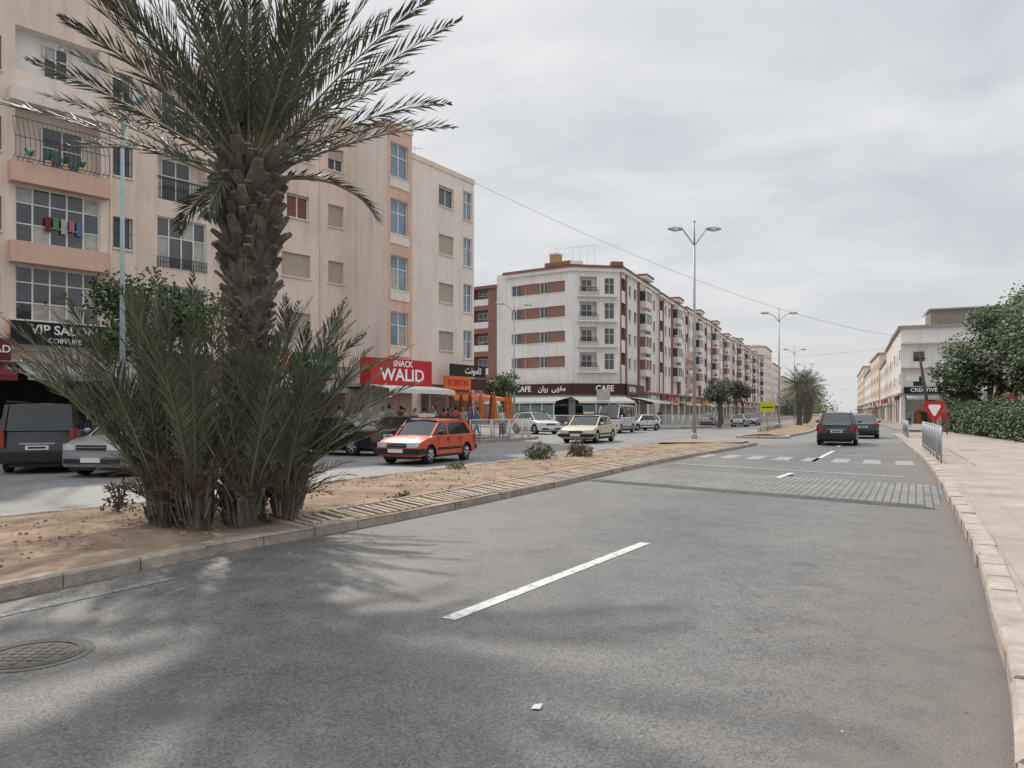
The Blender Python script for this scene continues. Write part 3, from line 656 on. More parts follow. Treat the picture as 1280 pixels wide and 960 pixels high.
def simple_block(name, p, q, depth, H, wm, n, fh=3.0, side=1, gf=4.2, attic=None):
    bb = group(name); W, G, T = MB(), MB(), MB()
    f = Fr(p, q); P0, P1 = Vector((*p, 0)), Vector((*q, 0))
    b0 = P0-f.y*depth; b1_ = P1-f.y*depth
    fs_ = [f, Fr((P1.x, P1.y), (b1_.x, b1_.y)), Fr((b1_.x, b1_.y), (b0.x, b0.y)), Fr((b0.x, b0.y), (P0.x, P0.y))]
    for ff in fs_:
        ops = []; m = max(1, int(ff.L/3.3)); z = gf+1.4
        while z < H-1.2:
            for k in range(m):
                xc = (k+.5)*ff.L/m; r = R.random()
                if k % 3 == 1 and ff in fs_[:2]: ops.append((xc-1.1, xc+1.1, z-1.1, z+1.0, 'loggia', dict(parapet=.8, parm=wm)))
                else: ops.append((xc-.65, xc+.65, z-.65, z+.65, 'win' if r < .6 else 'shut', dict(nx=1, cur=.2, shut=R.choice([beigesh, brownsh]))))
            z += fh
        for k in range(max(1, int(ff.L/4.5))): a = .5+k*4.4; ops.append((a, min(a+3.5, ff.L-.2), .14, 3.1, 'shop'))
        facade(W, G, T, ff, ff.L, 0, H, ops, wm)
        T.box(ff, -.1, ff.L+.1, .003, .3, H-.3, H+.05, concrete); T.box(ff, 0, ff.L, .003, .25, gf-.3, gf, concrete)
        for k in range(max(1, int(ff.L/4.5))):
            a = .5+k*4.4; T.box(ff, a, min(a+3.4, ff.L-.2), .1, .2, 3.15, 3.8, R.choice([redsign, blacksign, signwhite, orangesign, brownsign, greensign]))
            if ff is fs_[0] and R.random() < .7: awning(T, ff, a, min(a+3.4, ff.L-.2), 3.1, 1.6, R.choice([awnw, awnd, awng, M('awning_blue', (.04, .1, .3), .85)]))
    W.poly([P0+Vector((0, 0, H-.1)), P1+Vector((0, 0, H-.1)), b1_+Vector((0, 0, H-.1)), b0+Vector((0, 0, H-.1))], roofm)
    if attic:
        x0, x1, y0, y1, h, m2 = attic; T.box(f, x0, x1, -y1, -y0, H-.1, H+h, m2)
    for k in range(4): antenna(T, f(R.uniform(1, f.L-1), -R.uniform(1, depth-1), H-.1), R.uniform(1.5, 2.6))
    dish(T, f(R.uniform(1, f.L-1), -2, H-.1))
    T.box(f, f.L*.55, f.L*.8, -6, -3, H-.1, H+1.7, wm)
    W.build('walls', bb); G.build('windows', bb); T.build('trim_and_signs', bb); return bb, f
simple_block('distant_apartment_building', (86, 258), (96, 281), 16, 24, creamL, 5)
simple_block('distant_apartment_building', (98, 285), (112, 317), 16, 20, white, 5)
simple_block('distant_apartment_building', (116, 325), (150, 400), 16, 17, cream, 5)
bw, fw_ = simple_block('shop_building', (56.5, 113), (48.6, 95), 16, 12.3, white, 3, 3.1, gf=4.0)
ff = Fr((48.6, 95), (63.3, 88.7)); Tt = MB(); Tt.box(ff, .3, 4.8, .35, .5, 3.9, 4.7, blacksign); awning(Tt, ff, .5, 7, 3.8, 2.2, awng)
for z in (7.4, 10.4): Tt.box(ff, 0, 14, .01, .9, z-.35, z-.1, white)
Tt.box(ff, 3.4, 15, -9, -1.5, 12.25, 14.3, M('attic_dark_render', (.30, .25, .215), .9)); Tt.box(ff, 3.2, 15.2, -9.2, -1.2, 14.303, 14.5, concrete); Tt.box(ff, 0.6, 2.0, .02, .1, 5.4, 6.3, signwhite)
Tt.build('fascia_and_attic', bw); text('CREATIVE', ff(2.5, .52, 4.3), .66, ff.ang, signwhite, bw)
simple_block('shop_building', (67.0, 136), (57.4, 114.5), 16, 12.6, creamL, 4)
simple_block('shop_building', (79, 163), (67.4, 137), 16, 11, white, 4)
simple_block('shop_building', (92, 195), (79.9, 165.5), 16, 14.5, cream, 4)
simple_block('shop_building', (115, 248), (92.4, 195.5), 16, 13, white, 4)
simple_block('shop_building', (150, 330), (118, 255), 16, 17, cream, 4)
simple_block('distant_apartment_building', (108, 100), (92, 66), 20, 15, cream, 4)

# ------------------------------------------------------------------ vegetation
palmleaf = leafmat('palm_leaflet', (.056, .066, .040), (.145, .155, .098), 1.2, .2, .5)
palmdry = leafmat('palm_dry_leaflet', (.09, .07, .05), (.24, .18, .125), 1.5, .1, .8)
suckleaf = leafmat('palm_sucker_leaflet', (.050, .066, .038), (.16, .175, .10), 1.0, .2, .5)
rach = M('palm_rachis', (.20, .195, .11), .6, .2, 3)
boot = M('palm_leaf_base', (.125, .105, .086), .95, .45, 5, .8, 25)
boot2 = M('palm_leaf_base_light', (.19, .165, .135), .95, .4, 5, .8, 25)
bark = M('bark', (.13, .10, .075), .95, .3, 4, .8, 25)
def frond(mb, base, az, el, length, droop, nleaf, ll, mat, rnd, wid=.034, pet=.12, rr=.022, side=0.):
    p = Vector(base); n = 14; pts = []; tans = []
    ds = length/n
    for i in range(n+1):
        t = i/n; e = el-droop*t**1.6; azz = az+side*t*t
        d = Vector((math.cos(azz)*math.cos(e), math.sin(azz)*math.cos(e), math.sin(e)))
        pts.append(p.copy()); tans.append(d); p = p+d*ds
    mb.tube(pts, [rr*(1-.85*i/n) for i in range(n+1)], 4, rach if mat is not palmdry else palmdry)
    mi = mb.mi(mat); tw = rnd.uniform(-.5, .5)
    for k in range(nleaf):
        t = pet+(1-pet)*(k+.5)/nleaf; x = t*n; i = min(n-1, int(x)); f = x-i
        c = pts[i].lerp(pts[i+1], f); tan = tans[i].lerp(tans[i+1], f).normalized()
        s = tan.cross(Vector((0, 0, 1)))
        s = s.normalized() if s.length > .08 else Vector((math.sin(az), -math.cos(az), 0))
        u = s.cross(tan).normalized()
        s2 = s*math.cos(tw)+u*math.sin(tw); u2 = u*math.cos(tw)-s*math.sin(tw)
        prof = (.45+.75*math.sin(math.pi*min(1, (t-pet)/(1-pet)*.8+.18)))*(1 if t < .85 else 1-.6*(t-.85)/.15)
        for sg in (-1, 1):
            if rnd.random() < .04: continue
            l = ll*prof*rnd.uniform(.78, 1.15); a = rnd.uniform(.5, .86)*(1-.45*t)
            d = (tan*math.cos(a)+s2*sg*math.sin(a)+u2*rnd.uniform(.0, .5)).normalized()
            tip = c+d*l+Vector((0, 0, -rnd.uniform(.02, .14)*l)); mid = c+d*l*.4
            w = (d.cross(u2)).normalized()*wid*.5
            w = w*rnd.uniform(.7, 1.)+u2*rnd.uniform(-.3, .3)*wid*.5
            b = len(mb.v); mb.v.extend([tuple(c), tuple(mid+w), tuple(tip), tuple(mid-w)])
            mb.f.append((b, b+1, b+2, b+3)); mb.m.append(mi); mb.sm.append(False)
def palm(name, x, y, z0, H, nf, flen, rnd, r0=.32, bulge=1.5, boots=300, nleaf=46, ll=.42, detail=True, elmin=-.15, dro=(.35, .75)):
    g = group(name, (0, 0, 0)); tr = MB(); pts = []; rs = []
    for i in range(13):
        t = i/12; pts.append((x+.10*math.sin(t*2.2), y, z0+H*t)); rs.append(r0*(1.2-.3*t if t < .12 else 1.0 if t < .5 else 1.0+(bulge-1)*.6*min(1, (t-.5)/.3)) * (1 if t < .93 else .75))
    tr.tube(pts, [r*.82 for r in rs], 12, boot)
    for k in range(boots):
        t = (k+.5)/boots; a = k*2.39996+rnd.uniform(-.3, .3); z = z0+.1+(H-.05)*t+rnd.uniform(-.03, .03)
        i = min(11, int(t*12)); r = (rs[i]+(rs[i+1]-rs[i])*(t*12-i))*.80; cx = x+.10*math.sin(t*2.2)
        out = Vector((math.cos(a), math.sin(a), 0)); sd = Vector((-math.sin(a), math.cos(a), 0)); up = Vector((0, 0, 1))
        big = 1.0+(.85 if t > .55 else .0)*min(1, (t-.55)/.25) if t > .55 else 1.0
        L_ = rnd.uniform(.10, .25)*big; w = .062*big*rnd.uniform(.6, 1.3)
        d = (out*rnd.uniform(.4, 1.2)+up*.8+sd*rnd.uniform(-.2, .2)).normalized(); b = Vector((cx, y, z))+out*r*.8
        e = b+d*L_; th = d.cross(sd)*.030*big
        A = [b+sd*w+th, b-sd*w+th, b-sd*w-th, b+sd*w-th]; B = [e+sd*w*.5+th*.5, e-sd*w*.4+th*.5, e-sd*w*.45-th*.5, e+sd*w*.45-th*.5]
        bmt = boot2 if rnd.random() < .35 else boot
        for q in range(4): tr.poly([A[q], A[(q+1) % 4], B[(q+1) % 4], B[q]], bmt)
        tr.poly(B, palmdry)
        if detail:
            for _ in range(4): q0 = e+sd*rnd.uniform(-w, w)*.5; tr.poly([q0-sd*.004, q0+sd*.004, q0+out*rnd.uniform(.0, .1)+sd*rnd.uniform(-.06, .06)-up*rnd.uniform(.03, .25)], palmdry)
    tr.build('trunk', g)
    cr = MB(); top = Vector((x+.08, y, z0+H-.1))
    for k in range(nf):
        t = (k+.5)/nf; az = k*2.39996+rnd.uniform(-.3, .3)
        el = math.radians(86)-(math.radians(86)-elmin)*t**.85; el += rnd.uniform(-.1, .1)
        b = top+Vector((math.cos(az), math.sin(az), 0))*(.08+.22*t)+Vector((0, 0, .25*(1-t)))
        dr = rnd.uniform(*dro)+.2*t
        frond(cr, b, az, el, flen*rnd.uniform(.82, 1.08)*(1-.12*(t < .1)), dr, nleaf, ll, palmleaf if rnd.random() < .97 or t < .7 else palmdry, rnd, side=rnd.uniform(-.3, .3))
    cr.build('crown', g); return g, cr
rp = random.Random(21)
g1, _ = palm('palm_tree', -3.75, 10.6, .12, 4.95, 52, 3.15, rp, r0=.30, bulge=1.6, boots=560, nleaf=56, ll=.40, elmin=.40, dro=(.10, .42))
ex = MB()
for az, el, l, dr in ((-.25, -.05, 1.9, 1.1), (.1, .1, 1.6, 1.3), (3.0, -.5, 1.0, .9), (-1.9, -.8, .9, .6), (3.25, .38, 3.6, .3), (2.95, .55, 3.4, .3)):
    frond(ex, (-3.67+.35*math.cos(az), 10.6+.35*math.sin(az), 4.85), az, el, l, dr, 34 if l < 3 else 60, .32 if l < 3 else .4, palmleaf, rp)
ex.build('hanging_fronds', g1)
cl = group('palm_sucker_clump'); sk = MB()
cents = [(-4.55, 10.1), (-4.4, 9.65), (-3.95, 9.5), (-3.4, 9.7), (-3.05, 10.1), (-4.5, 10.8), (-3.2, 10.9), (-4.0, 11.2)]
for ci_, (cx, cy) in enumerate(cents):
    oa = math.atan2(cy-10.4, cx+3.85)
    sk.tube([(cx, cy, .1), (cx+.05*math.cos(oa), cy+.05*math.sin(oa), .55)], [.16, .12], 8, boot)
    for k in range(90):
        a = rp.uniform(0, 6.28); rr_ = rp.uniform(.03, .24); b = Vector((cx+rr_*math.cos(a), cy+rr_*math.sin(a), rp.uniform(.10, .65)))
        sk.tube([b, b+Vector((rp.uniform(.03, .14)*math.cos(a), rp.uniform(.03, .14)*math.sin(a), rp.uniform(.2, .45)))], [.024, .008], 4, boot if k % 3 else boot2)
    for k in range(12):
        az = oa+rp.gauss(0, 1.05); el = math.radians(rp.uniform(56, 88)); l = rp.uniform(1.8, 3.0)
        frond(sk, (cx+.08*math.cos(az), cy+.08*math.sin(az), .45), az, el, l, rp.uniform(.25, .75), 42, .33, suckleaf, rp, wid=.028, pet=.2, rr=.018)
    for k in range(13):
        az = oa+rp.gauss(0, 1.0); el = math.radians(rp.uniform(35, 80)); l = rp.uniform(.6, 1.3)
        frond(sk, (cx, cy, .3), az, el, l, rp.uniform(.6, 1.6), 18, .18, palmdry, rp, wid=.02, rr=.013)
for az, el, l, dr in ((3.1, .78, 3.0, .3), (2.9, .95, 3.0, .5), (3.35, .85, 2.7, .5), (0, .75, 2.7, .45), (-.2, .95, 2.8, .6), (.3, .62, 2.3, .3), (-.1, .55, 2.2, .35)):
    frond(sk, (-3.9+.5*math.cos(az), 10.1, .5), az, el, l, dr, 44, .33, suckleaf, rp, wid=.028, pet=.2, rr=.018)
sk.build('fronds', cl)
dl = MB()
for k in range(1300):
    a = rp.uniform(0, 6.28); r = abs(rp.gauss(0, 1.0))+.3; p = Vector((-3.9+r*math.cos(a)*1.0, 10.3+r*math.sin(a)*.7, .19+rp.random()*.03)); b = rp.uniform(0, 6.28); l = rp.uniform(.08, .25)
    q = p+Vector((l*math.cos(b), l*math.sin(b), rp.uniform(0, .05))); w = Vector((-math.sin(b), math.cos(b), 0))*.008
    dl.poly([p-w, p+w, q], palmdry)
dl.build('dry_leaf_litter', cl)
grn = leafmat('weed_leaf', (.05, .07, .025), (.14, .16, .07), 3, .2)
def shrub(name, x, y, r, h, n, mat=grn, ls=.07, z=.15):
    mb = MB()
    for k in range(8):
        a = R.uniform(0, 6.28); mb.tube([(x, y, z), (x+r*.6*math.cos(a), y+r*.6*math.sin(a), z+h*.7)], [.012, .006], 4, bark)
    for k in range(n):
        u = Vector((R.gauss(0, 1), R.gauss(0, 1), abs(R.gauss(0, 1)))).normalized()*R.random()**.35
        if noise.noise((x*9+u.x*2.2, y*5+u.y*2.2, u.z*2.2)) < -.08: continue
        p = Vector((x+u.x*r, y+u.y*r, z+u.z*h)); d = Vector((R.gauss(0, 1), R.gauss(0, 1), R.gauss(.5, 1))).normalized()*ls*R.uniform(.6, 1.8); w = d.orthogonal().normalized()*ls*.25
        mb.poly([p, p+d*.5+w, p+d, p+d*.5-w], mat)
    return mb.build(name)
redl = leafmat('reddish_leaf', (.05, .06, .02), (.2, .12, .06), 3, .2)
shrub('shrub', .85, 23.4, .5, .5, 900, ls=.1); shrub('shrub', 2.2, 24.6, .42, .6, 900, redl, ls=.1); shrub('shrub', -1.4, 19.2, .3, .2, 250)
shrub('shrub', -5.7, 11.0, .22, .5, 300, palmdry); shrub('shrub', -1.8, 12.6, .12, .12, 80)
for k in range(7): shrub('weed', 18+k*.9+R.uniform(-.3, .3), 54+k*2.1, .7, .5, 260)
def tree(name, x, y, H, cr, ch, n, leafc, ls=.22, trunk_h=None, rnd=R, tr=.16):
    g = group(name); th = trunk_h or H-ch*1.2; mb = MB()
    mb.tube([(x, y, 0), (x+.05, y, th*.5), (x, y+.05, th)], [tr*1.3, tr, tr*.85], 8, bark)
    cc = Vector((x, y, H-ch)); cl_ = []
    nl = 26 if cr > 2 else 16
    for k in range(nl):
        u = Vector((rnd.gauss(0, 1), rnd.gauss(0, 1), rnd.gauss(.1, .8))).normalized()*rnd.uniform(.45, .9)
        p = cc+Vector((u.x*cr, u.y*cr, u.z*ch)); cl_.append((p, rnd.uniform(.28, .42)*cr))
    for k in range(9):
        p = cl_[k][0]; m = Vector((x, y, th)).lerp(p, .5)+Vector((0, 0, .15)); mb.tube([(x, y, th-.15), m, p], [tr*.6, tr*.35, .03], 6, bark)
    mb.build('trunk', g); lf = MB(); mi = lf.mi(leafc)
    for p, r in cl_:
        for k in range(n//nl):
            u = Vector((rnd.gauss(0, 1), rnd.gauss(0, 1), rnd.gauss(0, .8))).normalized()*r*rnd.random()**.4
            q = p+u; d = Vector((rnd.gauss(0, 1), rnd.gauss(0, 1), rnd.gauss(0, .7))).normalized()*ls*rnd.uniform(.5, 1.3); w = d.orthogonal().normalized()*d.length*.32
            b = len(lf.v); lf.v.extend([tuple(q), tuple(q+d*.5+w), tuple(q+d), tuple(q+d*.5-w)]); lf.f.append((b, b+1, b+2, b+3)); lf.m.append(mi); lf.sm.append(False)
    lf.build('foliage', g); return g
ficus = leafmat('ficus_leaf', (.028, .048, .014), (.10, .145, .05), .9, .15)
ficus2 = leafmat('pepper_tree_leaf', (.042, .064, .02), (.14, .18, .075), .9, .2)
tree('ficus_tree', -12.9, 27.5, 6.4, 2.4, 1.6, 7000, ficus, .16, 3.6)
for x, y, H, r, ch in ((39.6, 63, 10.4, 4.3, 4.3), (44.5, 61, 12.2, 4.8, 5.2), (39.2, 55, 10.6, 4.4, 4.7), (35.8, 48, 9.9, 4.1, 4.4), (48, 68, 12, 5, 5.0)):
    tree('ficus_tree', x, y, H, r, ch, 15000, ficus if R.random() < .5 else ficus2, .33, 2.0, tr=.25)
dull = leafmat('dull_leaf', (.05, .055, .035), (.13, .13, .085), 1, .15)
for x, y, H in ((24.8, 90, 5.6), (29.5, 100, 5.8), (21, 77, 4.6), (34, 112, 5.6)):
    tree('street_tree', x, y, H, 1.5, 1.1, 2000, dull, .25, 2.6)
tree('street_tree', -.6, 52.0, 4.3, 1.2, 1.0, 2500, ficus2, .2, 2.2)
for x, y, H in ((30.2, 80, 3.9), (35.5, 92, 4.3), (42, 108, 4.4), (50, 128, 4.6), (62, 158, 4.6)):
    palm('palm_tree', x, y, .12, H, 60, 2.7, rp, r0=.33, boots=40, nleaf=22, ll=.5, elmin=-.6, detail=False, dro=(.4, .9))
dt = MB(); r9 = random.Random(5)
for k in range(7000):
    t = r9.random(); x = 110+60*t+r9.gauss(0, 7); y = 300+150*t; z = 1+abs(r9.gauss(0, 3.4))
    d = Vector((r9.gauss(0, 1), r9.gauss(0, 1), r9.gauss(0, 1))).normalized()*.9; w = d.orthogonal().normalized()*.45; p = Vector((x, y, z)); dt.poly([p, p+d*.5+w, p+d, p+d*.5-w], ficus2)
dt.build('distant_trees')

# ------------------------------------------------------------------ street furniture
def lamp(name, x, y, H, ang, mat=galv, arms=2, reach=1.15):
    g = group(name); mb = MB()
    mb.cyl((x, y, .1), (x, y, .5), .16, .14, 12, mat); mb.cyl((x, y, .5), (x, y, H-.9), .10, .055, 12, mat); mb.cyl((x, y, H-.9), (x, y, H+.3), .05, .03, 8, mat)
    mb.ell((x, y, H+.32), .06, .06, .08, mat, 8, 5)
    d = Vector((math.cos(ang), math.sin(ang), 0))
    for s in ((1, -1) if arms == 2 else (1,)):
        pts = [Vector((x, y, H-.95)), Vector((x, y, H-.45))+d*s*.35, Vector((x, y, H-.12))+d*s*reach*.8, Vector((x, y, H-.08))+d*s*reach]
        mb.tube(pts, [.035]*4, 8, mat)
        c = Vector((x, y, H-.06))+d*s*(reach+.25); a = c-d*s*.4; b = c+d*s*.4
        mb.tube([a, a.lerp(b, .2), a.lerp(b, .6), b], [.05, .11, .13, .05], 10, mat)
        mb.ell(tuple(c+Vector((0, 0, -.06))), .18, .18, .09, lampg, 10, 5)
    mb.build('pole_and_heads', g); return g
lamp('street_lamp', 9.6, 40.0, 11.3, .0, reach=.75); lamp('street_lamp', 26.0, 74, 11.3, .0); lamp('street_lamp', 43.5, 117, 11.3, 0); lamp('street_lamp', 59, 153, 11.3, 0)
lamp('street_lamp', .2, 71.5, 11.8, .3); lamp('street_lamp', 23.8, 104, 12, .3)
lamp('street_lamp', -12.3, 24.0, 11.3, -.6, teal, 1, .7)
up = group('utility_pole'); mb = MB(); mb.cyl((43.0, 78, 0), (41.8, 78, 7.6), .19, .12, 10, bark); mb.box(ID, 41.2, 42.4, 77.9, 78.05, 7.0, 7.15, iron); mb.build('pole', up)
def wire(p, q, sag, name='overhead_wire', r=.011):
    mb = MB(); p = Vector(p); q = Vector(q); pts = [p.lerp(q, t/24)-Vector((0, 0, sag*4*(t/24)*(1-t/24))) for t in range(25)]
    mb.tube(pts, [r+.0002*i for i in range(25)], 4, iron); mb.build(name)
wire((-2.5, 50, 16.7), (48.6, 95, 11.0), 1.6); wire((48.6, 95, 9.8), (9.6, 150, 14), 2)
gs = group('give_way_sign'); mb = MB(); sx, sy = 16.75, 30.2
mb.cyl((sx, sy, .13), (sx, sy, 2.0), .03, .03, 8, galv)
def tri(mb, c, s, y, mat, up=False):
    pts = []
    for k in range(3):
        a = math.radians(-90+120*k); a = -a if up else a
        for da in (-.16, .16): pts.append((c[0]+s*math.cos(a+da), y, c[1]+s*math.sin(a+da)))
    b = [(p[0], y+.02, p[2]) for p in pts]; mb.poly(pts, mat); mb.poly(b[::-1], galv)
    for k in range(6): mb.poly([pts[k], pts[(k+1) % 6], b[(k+1) % 6], b[k]], mat)
tri(mb, (sx, 1.72), .50, sy-.06, redsign); tri(mb, (sx, 1.72), .27, sy-.068, signwhite); mb.build('post_and_plate', gs)
ys = group('traffic_sign'); mb = MB(); mb.cyl((24.5, 73, .1), (24.5, 73, 2.8), .04, .04, 8, galv); mb.box(ID, 23.8, 25.2, 72.9, 72.93, 1.6, 2.6, M('sign_yellow_green', (.55, .58, .05), .5)); mb.box(ID, 23.95, 25.05, 72.88, 72.9, 2.0, 2.1, blk); mb.build('panel', ys)
bn = group('advertising_banner'); mb = MB(); mb.cyl((17.6, 73, .1), (17.6, 73, 9), .06, .05, 8, galv)
for z in (5.6, 3.4): mb.box(ID, 16.6, 17.5, 72.98, 73.0, z, z+1.8, M('banner_print', (.5, .35, .3), .8, .6, 2.5))
mb.build('pole_and_panels', bn)
def hoops(name, pts, h=1.05, mat=galv, L=1.5, bars=True, z=.13):
    g = group(name); mb = MB(); P_ = resample([Vector(p) for p in pts], step=L)
    for a, b in zip(P_, P_[1:]):
        f = Fr(a, b); l = f.L
        for x in (.05, l-.05): mb.cyl(f(x, 0, z), f(x, 0, z+h), .028, .028, 8, mat)
        mb.cyl(f(.05, 0, z+h), f(l-.05, 0, z+h), .028, .028, 8, mat); mb.cyl(f(.05, 0, z+.15), f(l-.05, 0, z+.15), .018, .018, 6, mat)
        if bars:
            n = int(l/.13)
            for k in range(1, n): mb.cyl(f(.05+(l-.1)*k/n, 0, z+.15), f(.05+(l-.1)*k/n, 0, z+h), .009, .009, 5, mat)
    mb.build('rails', g)
hoops('pedestrian_barrier', [(12.2, 21.6), (12.9, 23.0)]); hoops('pedestrian_barrier', [(13.3, 23.8), (17.4, 32.2)])
hoops('white_railing', [(-2.2, 39.6), (-.9, 41.1), (.15, 42.7), (.9, 44.5), (1.1, 47)], 1.05, ironw, 1.6)
hoops('white_railing', [(2.5, 73.6), (5.4, 71.0), (10, 70.1), (14.8, 72.0), (19.3, 78)], 1.15, ironw, 2.2)
hoops('white_railing', [(22.2, 42.6), (23.4, 45.0), (26.5, 51.5)], .95, galv, 2.0)
pm = M('parasol_orange', (.48, .17, .05), .9, .2, 5); pm2 = M('parasol_brown', (.22, .05, .035), .9, .2, 5)
for k, (x, y) in enumerate(((-2.3, 41.6), (-1.75, 42.4), (-1.0, 43.0), (-1.2, 44.6), (-.3, 44.2), (-.1, 46.0), (-2.9, 43.2))):
    g = group('closed_parasol'); mb = MB(); mb.cyl((x, y, .13), (x, y, 2.75), .025, .02, 6, wframe); mb.cyl((x, y, .13), (x, y, .22), .25, .25, 12, concrete)
    m_ = pm if k % 3 else pm2; zt = [.95, 1.3, 1.9, 2.4, 2.7]; rt = [.22, .17, .13, .09, .02]
    for i in range(4):
        n = 12
        for j in range(n):
            a, b = 2*math.pi*j/n, 2*math.pi*(j+1)/n; q0 = 1.25 if j % 2 else .75; q1 = .75 if j % 2 else 1.25
            mb.poly([(x+rt[i]*q0*math.cos(a), y+rt[i]*q0*math.sin(a), zt[i]), (x+rt[i]*q1*math.cos(b), y+rt[i]*q1*math.sin(b), zt[i]), (x+rt[i+1]*q1*math.cos(b), y+rt[i+1]*q1*math.sin(b), zt[i+1]), (x+rt[i+1]*q0*math.cos(a), y+rt[i+1]*q0*math.sin(a), zt[i+1])], m_)
    mb.build('canopy_and_pole', g)
gw = group('garden_wall'); mb = MB(); f = Fr((24.8, 34.5), (34.2, 58.5))
wallp = M('wall_pink_render', (.55, .43, .36), .9, .1, 1, .2, 30, streak=.2)
mb.box(f, 0, 5, -.3, 0, 0, 1.5, wallp); mb.box(f, 5, f.L, -.28, .0, 0, 1.2, white)
for k in range(9):
    x = k*3.1+.2; hz_ = 1.75
    mb.box(f, x-.12, x+.12, -.26, -.02, 1.0, hz_, wallp if x < 5 else concrete)
mb.box(f, 0, f.L, -.2, -.08, 1.753, 1.83, concrete)
mb.box(f, 0, 4.9, -.33, .03, 1.503, 1.56, concrete); mb.box(f, 5.05, f.L, -.31, .03, 1.203, 1.26, white)
mb.build('wall_and_pillars', gw)
hd = MB(); r8 = random.Random(8)
for k in range(12000):
    x = r8.uniform(1, f.L); p = f(x, -.8+r8.gauss(0, .2), r8.uniform(.2, 2.0+.35*math.sin(x*1.3)+.25*math.sin(x*3.1))); d = Vector((r8.gauss(0, 1), r8.gauss(0, 1), r8.gauss(0, 1))).normalized()*.18; w = d.orthogonal().normalized()*.06; hd.poly([p, p+d*.5+w, p+d, p+d*.5-w], ficus)
hd.build('hedge')
gp = group('gate_pillar'); mb = MB(); f = Fr((24.0, 33.2), (24.5, 34.3)); mb.box(f, 0, .9, -.8, 0, 0, 2.7, wallp); mb.box(f, -.1, 1.0, -.9, .1, 2.703, 2.85, concrete); mb.build('pillar', gp)
gz = MB(); gz.poly([(24.9, 34, .02), (60, 30, .02), (60, 62, .02), (34.5, 58, .02)], soil); gz.build('garden_ground')
def table_set(x, y):
    g = group('cafe_table'); mb = MB(); mb.cyl((x, y, .85), (x, y, .88), .36, .36, 16, brownsh); mb.cyl((x, y, .13), (x, y, .85), .03, .03, 8, iron); mb.cyl((x, y, .13), (x, y, .16), .22, .2, 12, iron); mb.build('top_and_leg', g)
def chair(x, y, a, m=None):
    g = group('cafe_chair'); mb = MB(); f = Fr((x, y), (x+math.cos(a), y+math.sin(a)), .13); m = m or brownsh
    mb.box(f, -.22, .22, -.22, .22, .43, .47, m)
    for i in (-.2, .17):
        for j in (-.2, .17): mb.box(f, i, i+.03, j, j+.03, 0, .43, iron)
    mb.box(f, -.24, -.2, -.22, .22, .55, .9, m); mb.box(f, -.235, -.205, -.22, -.19, .47, .55, iron); mb.box(f, -.235, -.205, .19, .22, .47, .55, iron); mb.build('seat_and_frame', g)
for x, y in ((-3.6, 41.0), (-2.9, 42.6), (-4.6, 39.9), (5.5, 81), (8.5, 80), (11, 81)): table_set(x, y); chair(x-.65, y, 0.); chair(x+.65, y+.1, 3.1)

# ------------------------------------------------------------------ vehicles
KIND = {
 'hatch': dict(L=3.70, W=1.58, H=1.38, hf=.70, hr=.87, belt=.89, gh=(.26, .41, .84, .965), wr=.28, fx=.19, rx=.81),
 'sedan': dict(L=4.6, W=1.80, H=1.44, hf=.70, hr=.90, belt=.93, gh=(.25, .41, .68, .845), wr=.32, fx=.19, rx=.79, trunk=.98),
 'suv': dict(L=4.4, W=1.82, H=1.60, hf=.84, hr=1.02, belt=1.05, gh=(.23, .40, .82, .95), wr=.35, fx=.19, rx=.80),
 'van': dict(L=4.5, W=1.82, H=1.84, hf=.90, hr=1.10, belt=1.13, gh=(.17, .32, .955, .99), wr=.32, fx=.18, rx=.80),
 'minibus': dict(L=4.9, W=1.85, H=2.15, hf=1.0, hr=1.20, belt=1.22, gh=(.07, .20, .97, .99), wr=.33, fx=.16, rx=.80)}
